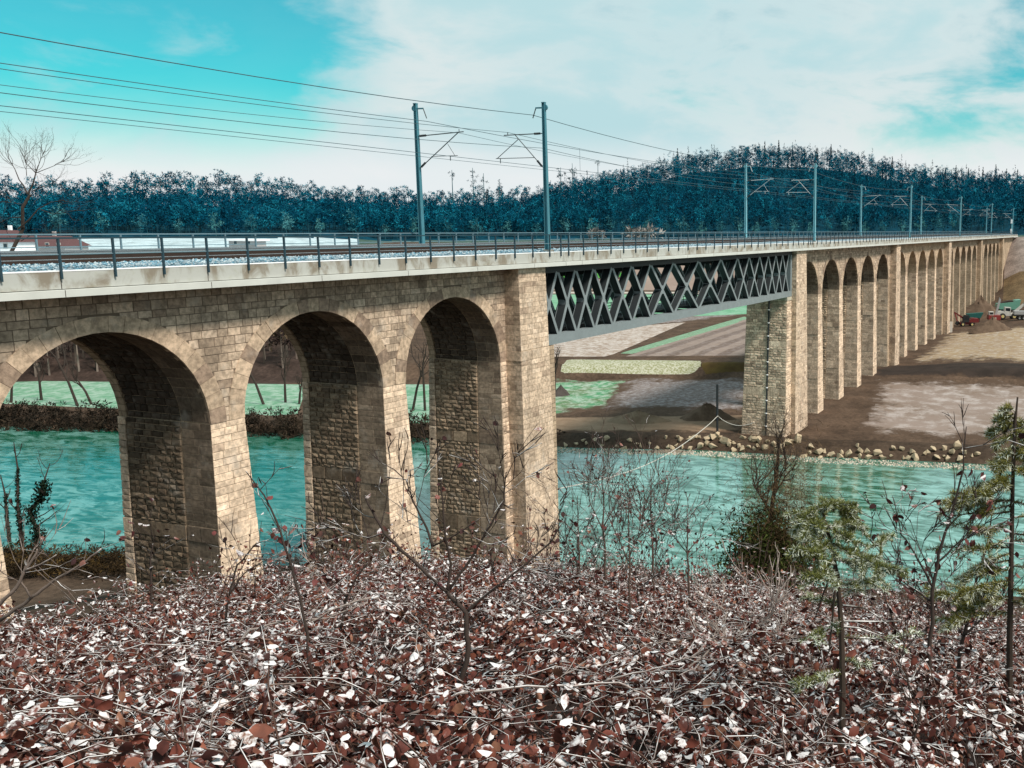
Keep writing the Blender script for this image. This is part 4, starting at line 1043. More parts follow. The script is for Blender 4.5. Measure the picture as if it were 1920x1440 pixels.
# ---------------------------------------------------------------- foreground hillside
rng = np.random.default_rng(31)
LV = np.array([(0,0,0),(-.34,.28,.05),(.34,.28,.05),(0,.33,-.02),(-.33,.66,.03),(.33,.66,.03),(0,.70,-.05),(0,1.05,-.02)])
LF = np.array([(0,2,3),(0,3,1),(3,2,5),(3,5,6),(1,3,6),(1,6,4),(6,5,7),(4,6,7)])
LV2 = np.array([(0,0,0),(-.31,.48,.06),(.31,.48,.06),(0,.5,-.04),(0,1.05,-.03)]); LF2 = np.array([(0,2,3),(0,3,1),(3,2,4),(1,3,4)])
def leaf_mesh(name, P, size, tmpl, faces, rng, droop=(.0, 1.3), frost=(.0, .35), cols=None):
    n = len(P); az = rng.uniform(0, 6.283, n); pitch = rng.uniform(-droop[1], droop[0], n); roll = rng.normal(0, .85, n)
    y = np.stack([np.cos(az)*np.cos(pitch), np.sin(az)*np.cos(pitch), np.sin(pitch)], -1)
    x0 = np.stack([-np.sin(az), np.cos(az), np.zeros(n)], -1); z0 = np.cross(x0, y)
    x = x0*np.cos(roll)[:, None]+z0*np.sin(roll)[:, None]; z = np.cross(x, y)
    tv = np.repeat(tmpl[None], n, 0); curl = rng.normal(.25, .5, n); fold = rng.uniform(.3, 4.2, n)
    lz = tv[..., 2]*fold[:, None]-curl[:, None]*(tv[..., 1]**2)*.5
    V = (tv[..., 0:1]*x[:, None]*rng.uniform(.75, 1.15, n)[:, None, None]+tv[..., 1:2]*y[:, None]+lz[..., None]*z[:, None])*size[:, None, None]+P[:, None]
    k = len(tmpl); Fa = (np.arange(n)[:, None, None]*k+faces[None]).reshape(-1, 3)
    if cols is None:
        pal = np.array([(.112, .031, .021), (.072, .019, .014), (.150, .050, .031), (.042, .013, .010), (.20, .092, .058)])
        cols = pal[rng.choice(5, n, p=[.34, .28, .18, .12, .08])]*rng.uniform(.75, 1.25, (n, 1))
    me = np_mesh(name, V.reshape(-1, 3), Fa, np.repeat(cols, len(faces), 0), M['leaf'], True)
    a = me.attributes.new('frost', 'FLOAT', 'FACE'); a.data.foreach_set('value', np.repeat(rng.uniform(frost[0], frost[1], n), len(faces)).astype(np.float32)); return me
def brush_points(n, d0, d1, az0=-12, az1=72, power=.5):
    az = np.radians(rng.uniform(az0, az1, n)); d = np.sqrt(rng.uniform(d0**2, d1**2, n)); return d*np.cos(az), d*np.sin(az), d, np.degrees(az)
def lump(x, y): return .17*np.sin(x*2.1+1.7*np.sin(y*1.3))*np.sin(y*1.9+x*.7)+.07*np.sin(x*5.3-y*3.1)
allv = []
for n, d0, d1, tm, fc in ((30000, 1.6, 5.0, LV, LF), (52000, 5.0, 10.5, LV2, LF2), (46000, 10.5, 21, LV2, LF2)):
    x, y, d, az = brush_points(n, d0, d1)
    dep = rng.random(n)**1.7*.42
    z = brush_top(x, y)+lump(x, y)-dep-.10
    dens = .5+.5*np.sin(x*1.7+np.sin(y*2.3))*np.sin(y*1.4-x*.6)
    keep = (rng.random(n) < .55+.5*dens) & (d > 1.7)
    keep &= ~((az > 51) & (d > 13+rng.random(n)*3))
    P = np.stack([x, y, z], -1)[keep]; sz = rng.uniform(.018, .049, keep.sum())*np.where(d[keep] < 5, 1.0, 1.06)
    o = link_mesh('fallen_leaves', leaf_mesh('fallen_leaves', P, sz, tm, fc, rng, (.25, 1.35), (-.60, .25)))
    tag(o, 'rime dusted brown beech leaves covering the %s of the slope' % ('nearest part' if d0 < 2 else 'middle' if d0 < 6 else 'brow'), kind='stuff')
# leafy shoots: arching twigs that carry the leaves of the thicket
mb = MB(); near_p, far_p, near_s, far_s_ = [], [], [], []
for _ in range(6200):
    az = math.radians(rng.uniform(-9, 68)); d = math.sqrt(rng.uniform(1.9**2, 20.5**2)) if rng.random() < .7 else rng.uniform(1.9, 8)
    if math.degrees(az) > 51 and d > 13: continue
    x, y = d*math.cos(az), d*math.sin(az)
    if math.sin(x*1.25+1.3*math.sin(y*1.1))*math.sin(y*1.35-x*.5) < -.45 and rng.random() < .75: continue      # dark hollows between the clumps
    a = rng.normal(2.4, 1.0); l = rng.uniform(.25, .75); hd = np.array([math.cos(a), math.sin(a), 0]); p0 = np.array([x, y, float(brush_top(x, y)+lump(x, y))-.22])
    up = rng.uniform(.35, .75); pts = [p0+hd*l*.75*f+np.array([0, 0, l*(up*2*f-up*1.25*f*f)])+rng.normal(0, .012, 3) for f in np.linspace(0, 1, 6)]
    mb.tube([tuple(q) for q in pts], [.0040, .0036, .003, .0026, .002, .0014], 3, False, (.075, .042, .032))
    nl = int(l*rng.uniform(16, 40))
    for k in range(nl):
        f = rng.uniform(.15, 1)*5; i = min(4, int(f)); q = pts[i]+(pts[i+1]-pts[i])*(f-i)+rng.normal(0, .022, 3)-np.array([0, 0, .012])
        (near_p if d < 5 else far_p).append(q)
for nm_, PP, tm, fc in (('near', near_p, LV, LF), ('far', far_p, LV2, LF2)):
    PP = np.array(PP); o = link_mesh('shoot_leaves', leaf_mesh('shoot_leaves', PP, rng.uniform(.022, .050, len(PP)), tm, fc, rng, (.15, 1.4), (-.30, .34)))
    tag(o, 'rime edged red brown leaves on the %s shoots of the slope' % ('nearest' if nm_ == 'near' else 'farther'), kind='stuff')
tag(mb.build('thicket_shoots', M['twig'], None, True), 'fine arching shoots of the brown thicket on the slope', kind='stuff')
# arching bramble and twig tangle among the leaves
def arcs(n, d0, d1, L, r, colr, mb, high=.25):
    for _ in range(n):
        az = math.radians(rng.uniform(-8, 66)); d = math.sqrt(rng.uniform(d0**2, d1**2)); x, y = d*math.cos(az), d*math.sin(az)
        if math.degrees(az) > 51 and d > 12: continue
        a = rng.uniform(0, 6.28); dx, dy = math.cos(a), math.sin(a); l = rng.uniform(.5, 1.0)*L; hh = rng.uniform(.05, high); pts = []
        wx, wy = rng.normal(0, .28, 2)
        for k in range(7):
            t_ = k/6; xx = x+dx*l*(t_-.5)+wx*math.sin(t_*5)*l; yy = y+dy*l*(t_-.5)+wy*math.cos(t_*4)*l
            zz = float(brush_top(xx, yy))-.18+hh*math.sin(math.pi*t_)*1.6+rng.normal(0, .012); pts.append((xx, yy, zz))
        mb.tube(pts, [r*(1-.6*k/6) for k in range(7)], 3, False, colr)
mb = MB()
arcs(260, 1.8, 7, .9, .0026, (.075, .045, .036), mb, .2); arcs(360, 7, 20, 1.0, .0036, (.085, .052, .042), mb, .25); arcs(40, 2.2, 9, .9, .0045, (.20, .15, .13), mb, .22)
tag(mb.build('bramble_tangle', M['twig'], None, True), 'frosted brown bramble stems tangled through the leaves', kind='stuff')
# upright twig thicket on the brow
mb = MB()
for _ in range(230):
    az = math.radians(rng.uniform(4, 46)); d = rng.uniform(12, 21); x, y = d*math.cos(az), d*math.sin(az)
    grow(mb, (x, y, float(brush_top(x, y))-.4), (rng.normal(0, .25), rng.normal(0, .25), 1), rng.uniform(.5, 1.3), .007, 1, rng, .45, .2, .12, (2, 4), None, 3, .55, .3, (.13, .085, .07))
tag(mb.build('brow_twigs', M['twig'], None, True), 'thin upright twigs on the brow of the slope', kind='stuff')

# leafy shoots rising above the brow
mb = MB(); LP = []
for _ in range(420):
    az = math.radians(rng.uniform(5, 51)); d = rng.uniform(8.5, 19); x, y = d*math.cos(az), d*math.sin(az); p0 = np.array([x, y, float(brush_top(x, y))-.3]); l = rng.uniform(.4, 1.0)
    dr = unit(np.array([rng.normal(0, .35), rng.normal(0, .35), 1])); pts = [p0+dr*l*k/4+rng.normal(0, .02, 3) for k in range(5)]
    mb.tube([tuple(q) for q in pts], [.006, .005, .004, .003, .002], 3, False, (.06, .04, .033))
    for k in range(rng.integers(4, 16)): LP.append(pts[rng.integers(1, 5)]+rng.normal(0, .07, 3))
LP = np.array(LP)
tag(mb.build('brow_shoots', M['twig'], None, True), 'short leafy shoots along the brow of the slope', kind='stuff')
tag(link_mesh('brow_leaves', leaf_mesh('brow_leaves', LP, rng.uniform(.035, .07, len(LP)), LV2, LF2, rng, (.2, 1.4), (-.5, .2))), 'dark red leaves on the shoots along the brow', kind='stuff')

# --- saplings: stems drawn where they stand, each with its own shoots and last leaves
leaf_protos = []
for k in range(5):
    me = leaf_mesh('leaf', np.zeros((1, 3)), np.array([1.0]), LV, LF, np.random.default_rng(50+k), (-.5, 1.2), (-.4, .1), np.array([[(.11, .028, .026), (.075, .022, .022), (.14, .05, .04), (.05, .02, .02), (.17, .075, .06)][k]])); leaf_protos.append(me)
def stand_at(px, py, d):
    """distance at which a stem rooted at this picture point stands in the thicket"""
    r_ = ray(px, py); t_ = 1.2
    while t_ < d:
        P = r_*t_
        if P[2] < float(brush_top(P[0], P[1]))-.12: return t_
        t_ += .05
    return d
def sapling(label, d, stems, twigs, leaves=0, lw=(.04, .06), mat='twig', col=(.045, .032, .027), seed=0, tl=.5, cat='sapling', leaf_zone=(.4, 1.0), name='beech_sapling', depth=1):
    rg = np.random.default_rng(seed+300); x0, y0 = stems[0][0][0]; k_ = stand_at(x0, y0, d)/d; d = d*k_; tl = tl*k_; lw = (lw[0]*k_**.6, lw[1]*k_**.6); stems = [(a_, b_*k_, c_*k_) for a_, b_, c_ in stems]
    P0 = ray(x0, y0); P0 = P0/(P0@CF)*d; o = empty(name, P0); tag(o, label, cat, )
    tips = []; allp = []
    for si, (poly, r0, r1) in enumerate(stems):
        pts = []; dd = 0.0
        for x, y in poly: q = ray(x, y)*d-P0; pts.append(q)
        off = np.cumsum(rg.normal(0, .02, (len(pts), 1)), 0)*CF*(.5 if si else 0); pts = [p+o_ for p, o_ in zip(pts, off)]
        # finer, slightly crooked line
        fine = []
        for a, b in zip(pts[:-1], pts[1:]):
            for k in range(4): fine.append(a+(b-a)*k/4+rg.normal(0, 1, 3)*np.linalg.norm(b-a)*.012)
        fine.append(pts[-1]); n = len(fine)
        mb = MB(); mb.tube([tuple(q) for q in fine], [r0+(r1-r0)*i/(n-1) for i in range(n)], 6, True, col); mb.build('stem', M[mat], o, True)
        allp.append((fine, r0, r1))
    mb = MB()
    for k in range(twigs):
        fine, r0, r1 = allp[rg.integers(0, len(allp))]; n = len(fine); i = int(rg.uniform(.3, .98)*(n-1)); q = fine[i]; dr = unit(fine[min(i+1, n-1)]-fine[max(i-1, 0)])
        sd = unit(rg.normal(size=3)); grow(mb, q, unit(dr*.7+sd*.75), tl*rg.uniform(.4, 1.15), max(.0022, (r0+(r1-r0)*i/n)*.4), depth, rg, .5, .12, .13, (1, 3), tips, 4, .6, .3, col)
    if twigs: mb.build('twigs', M[mat], o, True)
    spots = [t_[0] for t_ in tips]
    for k in range(leaves):
        fine, r0, r1 = allp[rg.integers(0, len(allp))]; n = len(fine)
        q = spots[rg.integers(0, len(spots))] if spots and rg.random() < .75 else fine[int(rg.uniform(*leaf_zone)*(n-1))]
        lf = link_mesh('leaf', leaf_protos[rg.integers(0, 5)], None, o); s_ = rg.uniform(*lw)*.8; lf.scale = (s_,)*3; lf.location = tuple(q+rg.normal(0, .004, 3)); lf.rotation_euler = (rg.normal(0, .5), rg.normal(0, .5), rg.uniform(0, 6.28))
    return o
S = sapling
S('single dark shoot with a few red leaves crossing the second pier', 6.5, [([(592, 1290), (575, 1190), (548, 1060), (520, 980), (495, 930), (461, 884)], .011, .003)], 7, 8, (.05, .075), seed=1, tl=.3)
S('forked sapling with wide antler like branches in front of the third pier', 7.2, [([(862, 1290), (878, 1230), (874, 1150), (838, 1110), (790, 1065), (720, 1000), (690, 945), (684, 930)], .022, .006), ([(872, 1150), (905, 1120), (960, 1080), (1030, 1020), (1050, 985)], .014, .005), ([(838, 1108), (845, 1060), (838, 1000), (832, 930), (828, 880)], .012, .004), ([(838, 1110), (880, 1050), (910, 1000), (945, 940), (950, 885)], .012, .004), ([(812, 1025), (800, 990), (775, 940), (760, 900)], .010, .004), ([(812, 1025), (860, 1000), (905, 970)], .008, .003), ([(720, 1000), (690, 1010), (650, 1000)], .007, .003)], 42, 46, (.03, .055), seed=2, tl=.55, depth=2)
for k, (x, yb, yt, lab) in enumerate(((1133, 1062, 850, 'tallest thin sapling standing against the river beside the tall pier'), (1222, 1050, 878, 'thin twiggy sapling against the river, second beside the tall pier'), (1180, 1120, 900, 'forked pale twiggy sapling between the two thin river saplings'), (1085, 1040, 930, 'low thin sapling close to the tall river pier'), (1290, 1080, 950, 'feathery low sapling at the right of the thin river saplings'))):
    S(lab, 13+k*.5, [([(x+4, yb+60), (x+1, yb), (x-1, (yb+yt)/2), (x-2, yt)], .022, .005), ([(x, (yb*.65+yt*.35)), (x+22, yb*.45+yt*.55), (x+30, yt+30)], .010, .004), ([(x, (yb*.7+yt*.3)), (x-26, yb*.45+yt*.55), (x-38, yt+45)], .010, .004)], 34, 34, (.03, .06), seed=10+k, tl=.9, depth=2, col=(.075, .05, .04))
S('beech sapling hung with dark red leaves, left of the tall spruce', 7.0, [([(1735, 1330), (1744, 1230), (1748, 1110), (1760, 1040), (1785, 960), (1806, 880), (1812, 800)], .020, .004), ([(1748, 1100), (1722, 1050), (1690, 1000), (1672, 930)], .010, .003), ([(1755, 1060), (1800, 1020), (1850, 990)], .009, .003), ([(1748, 1130), (1720, 1110), (1690, 1090), (1660, 1040)], .010, .003)], 40, 75, (.042, .075), seed=20, tl=.5, depth=2)
S('second beech sapling with a leafy tangle, close to the spruce trunk', 7.8, [([(1795, 1300), (1800, 1220), (1820, 1120), (1850, 1030), (1865, 940)], .020, .004), ([(1805, 1190), (1840, 1160), (1890, 1130)], .010, .004), ([(1810, 1150), (1780, 1120), (1760, 1080)], .009, .003)], 30, 70, (.042, .075), seed=21, tl=.5, depth=2)
S('slender dark sapling low between the small spruce and the beech', 6.3, [([(1702, 1440), (1722, 1350), (1735, 1280)], .010, .005), ([(1722, 1350), (1700, 1310), (1680, 1260)], .006, .002)], 14, 10, (.04, .06), seed=22, tl=.4)
S('pale crossing branch above the undergrowth at the left edge', 5.5, [([(0, 1165), (60, 1120), (100, 1090), (152, 1058), (190, 1030)], .011, .004), ([(60, 1120), (45, 1085), (60, 1040)], .006, .003)], 8, 6, (.04, .06), 'twig', (.17, .13, .11), seed=23, tl=.35, name='bare_branch', cat='branch')
S('lower pale branch rising from the left edge over the dark ground', 5.2, [([(-10, 1140), (25, 1110), (48, 1070), (68, 1038), (70, 1030)], .010, .004), ([(48, 1070), (80, 1058), (110, 1040)], .006, .003)], 6, 4, (.04, .06), 'twig', (.17, .13, .11), seed=24, tl=.35, name='bare_branch', cat='branch')
S('thin dark sapling in front of the first full pier', 9.0, [([(288, 1170), (285, 1110), (282, 1050), (287, 1020)], .012, .005)], 12, 22, (.05, .075), seed=25, tl=.4)
S('bent sapling with arching frosted shoots at the foot of the second pier', 7.5, [([(420, 1190), (428, 1120), (445, 1060), (480, 1020), (505, 1012)], .010, .003), ([(428, 1120), (460, 1075), (500, 1050), (520, 1040)], .006, .002)], 10, 9, (.05, .075), seed=26, tl=.4)
S('white frosted bramble arching over the slope left of the small spruce', 5.6, [([(1285, 1260), (1330, 1220), (1400, 1190), (1460, 1185), (1500, 1200)], .008, .003), ([(1420, 1310), (1385, 1250), (1340, 1200), (1300, 1180)], .009, .003), ([(1450, 1280), (1440, 1230), (1460, 1190), (1465, 1170)], .009, .004), ([(1380, 1240), (1420, 1200), (1430, 1160)], .006, .003), ([(1500, 1420), (1470, 1360), (1430, 1310), (1400, 1270)], .012, .005)], 46, 6, (.03, .05), 'bark_pale', (.6, .58, .57), seed=27, tl=.45, name='frosted_bramble', cat='bramble', depth=2)
S('long frosted bramble stem bowing across the middle of the slope', 4.2, [([(760, 1345), (860, 1300), (960, 1290), (1080, 1285), (1160, 1280), (1220, 1310), (1270, 1360)], .007, .003), ([(1130, 1280), (1180, 1265), (1240, 1250), (1290, 1232)], .005, .002)], 10, 4, (.04, .05), 'twig', (.25, .2, .18), seed=28, tl=.3, name='frosted_bramble', cat='bramble')
S('frosted bramble stems sweeping up the slope at the left', 5.0, [([(430, 1230), (470, 1180), (540, 1165), (610, 1160), (690, 1130)], .007, .003), ([(500, 1220), (560, 1180), (630, 1140), (700, 1120)], .006, .003), ([(560, 1330), (640, 1300), (740, 1250), (840, 1240)], .006, .003)], 12, 5, (.04, .06), 'bark_pale', (.5, .47, .45), seed=29, tl=.35, name='frosted_bramble', cat='bramble')

S('dense clump of dark red beech leaves on the brow right of the small spruce', 6.8, [([(1690, 1260), (1685, 1200), (1670, 1150), (1655, 1110)], .010, .004), ([(1690, 1230), (1720, 1190), (1750, 1170)], .007, .003)], 22, 60, (.045, .08), seed=40, tl=.4, name='leafy_shrub', cat='shrub', depth=2)
S('dark red leafy clump on the brow in front of the tall river pier', 8.2, [([(1090, 1150), (1088, 1100), (1080, 1050), (1072, 1030)], .010, .004), ([(1088, 1110), (1115, 1080), (1130, 1060)], .007, .003), ([(1088, 1105), (1060, 1080), (1040, 1065)], .007, .003)], 26, 70, (.04, .075), seed=41, tl=.45, name='leafy_shrub', cat='shrub', depth=2)
S('frost capped leafy clump on the brow before the second pier', 6.6, [([(640, 1180), (650, 1120), (670, 1080), (690, 1055)], .010, .004), ([(650, 1120), (625, 1090), (610, 1075)], .007, .003)], 20, 60, (.045, .08), seed=42, tl=.4, name='leafy_shrub', cat='shrub', depth=2)
S('low leafy clump on the brow between the river saplings', 9.0, [([(1200, 1150), (1195, 1100), (1190, 1060)], .010, .004), ([(1195, 1105), (1230, 1080), (1250, 1065)], .007, .003)], 24, 60, (.04, .07), seed=43, tl=.5, name='leafy_shrub', cat='shrub', depth=2)

# --- spruces
def spruce(label, d, trunk, r0, r1, boughs, seed, needle=(.055, .006), dens=150, col=(.12, .13, .034), droop=.25, dead=()):
    """boughs: (picture polyline, density factor)"""
    rg = np.random.default_rng(seed); k_ = stand_at(*trunk[0], d)/d; d = d*k_; r0, r1 = r0*k_, r1*k_; needle = (needle[0]*k_, needle[1]*k_); dens = dens/k_
    P0 = ray(*trunk[0]); P0 = P0/(P0@CF)*d; o = empty('young_spruce', P0); tag(o, label, 'spruce')
    pts = [ray(x, y)*d-P0 for x, y in trunk]; n = len(pts)
    mb = MB(); mb.tube([tuple(q) for q in pts], [r0+(r1-r0)*i/(n-1) for i in range(n)], 8, True, (.05, .036, .028)); mb.build('trunk', M['twig'], o)
    mm = Mass(); mb = MB()
    for poly, fac in boughs:
        ax = [ray(x, y)*d-P0 for x, y in poly]; dz = rg.normal(0, .22)*k_; ax = [a+CF*dz*(i/(len(ax)-1)) for i, a in enumerate(ax)]
        mb.tube([tuple(q) for q in ax], [.009*k_*(1-.7*i/(len(ax)-1)) for i in range(len(ax))], 4, False, (.06, .042, .03))
        L = sum(np.linalg.norm(b-a) for a, b in zip(ax[:-1], ax[1:]))
        lines = [ax]
        for k in range(int(L*26*fac/k_)+2):          # side shoots
            f = rg.uniform(.15, 1)*(len(ax)-1); i = min(len(ax)-2, int(f)); q = ax[i]+(ax[i+1]-ax[i])*(f-i); dr = unit(ax[i+1]-ax[i])
            sd = unit(np.cross(dr, UPV)*rg.choice([-1, 1])+rg.normal(0, .3, 3)); e = q+unit(dr*.8+sd*.8-UPV*rg.uniform(0, droop*2))*rg.uniform(.08, .24)*min(1.4, L/k_+.25)*k_
            lines.append([q, (q+e)/2+UPV*.01*k_, e]); mb.tube([tuple(q), tuple(e)], .0028*k_, 3, False, (.06, .042, .03))
        for ln in lines:
            for a, b in zip(ln[:-1], ln[1:]):
                l = np.linalg.norm(b-a); m_ = max(4, int(l*dens*fac)); f = rg.random((m_, 1)); q = a+(b-a)*f; dr = unit(b-a)
                dv = unit(dr*.55+unit(rg.normal(size=(m_, 3)))*.8+UPV*.15); T = spray(rg, q, dv, rg.uniform(.6, 1.2, m_)*needle[0], needle[1])
                mm.add(T, np.array(col)*rg.uniform(.35, 1.9, (m_, 1))*np.array([1, 1, 1]), (0, 0, 0))
    for poly in dead:
        ax = [ray(x, y)*d-P0 for x, y in poly]; mb.tube([tuple(q) for q in ax], [.008*k_*(1-.6*i/(len(ax)-1)) for i in range(len(ax))], 4, False, (.05, .038, .03))
    mb.build('bough', M['twig'], o); mm.build('needles', M['needles'], o)
spruce('small spruce with a bowed frosted crown on a long bare stem', 6.6, [(1577, 1400), (1580, 1300), (1578, 1180), (1570, 1080), (1556, 1010), (1544, 965)], .026, .008,
       [([(1546, 968), (1535, 948), (1510, 962), (1492, 985)], 1.3), ([(1546, 966), (1560, 945), (1580, 955), (1600, 985), (1612, 1000)], 1.3), ([(1548, 975), (1520, 975), (1498, 1002)], 1.2), ([(1552, 990), (1580, 990), (1604, 985)], 1.2), ([(1555, 1005), (1525, 1005), (1492, 1000)], 1.0), ([(1560, 1010), (1535, 1022), (1512, 1020)], 1.2), ([(1562, 1020), (1590, 1030), (1625, 1040), (1650, 1045)], 1.3), ([(1650, 1045), (1655, 1020), (1665, 1012)], 1.0), ([(1568, 1050), (1600, 1055), (1640, 1060)], .9), ([(1566, 1045), (1545, 1055), (1530, 1060)], .8), ([(1572, 1100), (1610, 1095), (1650, 1085)], .8), ([(1576, 1120), (1600, 1110), (1640, 1105)], .6), ([(1548, 1000), (1530, 1030), (1515, 1045)], .7), ([(1550, 985), (1575, 1000), (1600, 1012)], 1.0),
        ([(1578, 1130), (1552, 1136), (1515, 1138)], .5), ([(1578, 1165), (1540, 1170), (1515, 1165)], .4), ([(1580, 1195), (1660, 1200), (1715, 1192), (1728, 1195)], .28), ([(1578, 1260), (1540, 1262), (1495, 1270)], .8), ([(1582, 1240), (1600, 1240), (1625, 1248)], .5)], 401, (.044, .0030), 1500,
       dead=[[(1580, 1135), (1620, 1140), (1660, 1165), (1690, 1190)], [(1582, 1165), (1640, 1166), (1690, 1165)], [(1580, 1175), (1610, 1178), (1660, 1195)], [(1566, 1060), (1545, 1110), (1528, 1160)], [(1565, 1110), (1560, 1170), (1555, 1220), (1540, 1255)]])
bg_ = []
rgs = np.random.default_rng(77)
for k in range(34):
    y = 765+k*11.5+rgs.normal(0, 4); f = (y-760)/400; xt = 1900-(y-760)*.02; rr = min(1.0, .16+f*1.5)*rgs.uniform(55, 120) if y < 900 else rgs.uniform(60, 130)
    sgn = -1 if k % 2 or rgs.random() < .3 else 1; fac = 1.1 if y < 920 else rgs.choice([.35, .6, .9])
    bg_.append(([(xt, y), (xt+sgn*rr*.5, y+8+rgs.normal(0, 5)), (xt+sgn*rr, y+26+rgs.normal(0, 9))], fac))
spruce('tall thin spruce with ragged olive boughs at the right edge', 9.0, [(1893, 1330), (1893, 1200), (1896, 1050), (1899, 900), (1903, 800), (1908, 745)], .034, .008, bg_, 402, (.066, .0040), 1050, (.15, .14, .028))
# ---------------------------------------------------------------- stones, post, hose, machines, houses
rng = np.random.default_rng(41)
rock_meshes = []
for k in range(9):
    bm = bmesh.new()
    for _ in range(11):
        v = rng.normal(size=3); v = v/np.linalg.norm(v)*rng.uniform(.75, 1.0); bm.verts.new((v[0]*.62, v[1]*.5, v[2]*.7))
    r_ = bmesh.ops.convex_hull(bm, input=bm.verts); bmesh.ops.delete(bm, geom=[g for g in r_['geom_interior'] if isinstance(g, bmesh.types.BMVert)], context='VERTS')
    me = bpy.data.meshes.new('boulder'); bm.to_mesh(me); bm.free(); rock_meshes.append(me)
M['rock'] = simple('pale_riprap', (.43, .345, .235), .85, .25, 1.2, .5, .03)
for me in rock_meshes: me.materials.append(M['rock'])
spots = []
for px in list(np.arange(1050, 1240, 13)): spots.append((px+rng.normal(0, 3), rng.uniform(824, 844), rng.uniform(.3, .6)))
for px in list(np.arange(1245, 1500, 6.0)): spots.append((px+rng.normal(0, 3), rng.uniform(822, 848)+(px-1370)*.03, rng.uniform(.35, .85)))
for px in list(np.arange(1500, 1835, 8)): spots.append((px+rng.normal(0, 4), rng.uniform(838, 864)+(px-1650)*.02, rng.uniform(.35, .9)))
for px, py, s_ in spots:
    P = ground_at(px, py); o = link_mesh('boulder', rock_meshes[rng.integers(0, 9)]); tag(o, 'pale angular boulder set in the far riverbank near the viaduct foot', 'boulder', 'boulders along the far riverbank')
    o.location = (P[0], P[1], P[2]+s_*.3); s_ *= 1.25; o.scale = (s_*rng.uniform(.8, 1.3), s_*rng.uniform(.7, 1.1), s_*rng.uniform(.8, 1.5)); o.rotation_euler = tuple(rng.uniform(0, 6.28, 3)*np.array([.3, .3, 1]))
# gravel at the water's edge
nG = 2600; y = rng.uniform(2, 66, nG); x = far_bank(y)+rng.uniform(-1.2, 1.3, nG); s_ = rng.uniform(.05, .16, nG)
Vg = T[None] if False else None
OT = np.array([(1,0,0),(0,1,0),(-1,0,0),(0,-1,0),(0,0,.8),(0,0,-.8)], float); OF = np.array([(0,1,4),(1,2,4),(2,3,4),(3,0,4),(1,0,5),(2,1,5),(3,2,5),(0,3,5)])
Vg = OT[None]*rng.uniform(.6, 1.2, (nG, 6, 1))*s_[:, None, None]+np.stack([x, y, np.maximum(H(x, y), WATER-.02)+.03], -1)[:, None]
Cg = np.array([[.52, .46, .38]])*rng.uniform(.5, 1.3, (nG, 1))
tag(link_mesh('gravel', np_mesh('gravel', Vg.reshape(-1, 3), (np.arange(nG)[:, None, None]*6+OF[None]).reshape(-1, 3), np.repeat(Cg, 8, 0), M['stone'])), 'pale gravel along the far waterline', kind='stuff')
# gravel bar
def mound(name, label, ctr, a, b, h, mat, rot=0.0, seed=0, kind=None, cat='mound'):
    rg = np.random.default_rng(seed); n, m_ = 26, 9; Vv = []
    for i in range(m_+1):
        f = i/m_
        for k in range(n):
            t_ = 2*math.pi*k/n; rad = f*(1+.10*math.sin(3*t_+seed)+.06*math.sin(7*t_+2*seed)); px_, py_ = a*rad*math.cos(t_), b*rad*math.sin(t_)
            z = h*(1-f)**.9*(1+.08*rg.normal())-.25*f; Vv.append((px_, py_, z))
    Fq = [(i*n+k, (i+1)*n+k, (i+1)*n+(k+1) % n, i*n+(k+1) % n) for i in range(m_) for k in range(n)]
    o = link_mesh(name, np_mesh(name, np.array(Vv), np.array(Fq), None, mat, True)); o.location = tuple(ctr); o.rotation_euler = (0, 0, rot)
    tag(o, label, None if kind else cat, None, kind); return o
M['earth'] = field_mat('heaped_earth', (.20, .14, .10), (.12, .082, .058), None, .8)
M['earth_l'] = field_mat('heaped_sandy_earth', (.30, .225, .155), (.20, .14, .095), None, .8)
ar = math.atan2(CR[1], CR[0])
mound('dirt_mound', 'long low heap of sandy soil beside the riverbank track', ground_at(1195, 792), 5.0, 2.2, 1.5, M['earth_l'], ar, 1)
mound('dirt_mound', 'dark soil heap behind the dark post near the river pier', ground_at(1325, 786), 4.2, 2.4, 2.0, M['earth'], ar, 2)
mound('dirt_mound', 'brown cone of soil in front of the red digger', ground_at(1860, 622), 5.6, 4.0, 3.0, M['earth'], ar, 3)
mound('dirt_mound', 'dark soil heap against the farthest piers', ground_at(1838, 596), 7, 5, 5.5, M['earth'], ar, 4)
mound('gravel_bar', 'flat gravel bar in the river near the far bank', ground_at(1250, 856)+np.array([0, 0, .45]), 7.5, 1.2, .35, field_mat('wet_gravel', (.30, .25, .19), (.17, .13, .10), ((.5, .45, .38), .6), 2.0), ar+.05, 5)
mound('bank_rock', 'dark overgrown rock lump beside the tall river pier', ground_at(1052, 742), 1.9, 1.4, 1.5, simple('dark_rock', (.06, .05, .045), .9, .5, 2, .6, .05), 0, 6, None, 'rock')
# post and hose
P = ground_at(1345, 812); hp = 6.0
o = empty('timber_post', P); tag(o, 'tall dark post standing on the riverbank beside the river pier', 'post')
mb = MB(); mb.lathe([(.14, -.5), (.14, hp-.1), (.11, hp)], 10); mb.build('shaft', M['dark_steel'], o)
mb = MB(); mb.lathe([(.19, -.08), (.19, .08)], 10, (0, 0, 2.0)); mb.build('collar', M['rust'], o)
hose_a = P+np.array([-.1, -.1, 2.0]); hose_b = np.array([108.2, 39.6, -23.2]); hose_c = at_y(1036, 919, 37.5)
pts = [hose_c+(hose_a-hose_c)*t_-np.array([0, 0, 1.6*math.sin(math.pi*t_)]) for t_ in np.linspace(0, .93, 18)]
pts += [hose_a+np.array([0, 0, .12])]+[hose_a+(hose_b-hose_a)*t_-np.array([0, 0, .7*math.sin(math.pi*t_)]) for t_ in np.linspace(.12, 1, 8)]
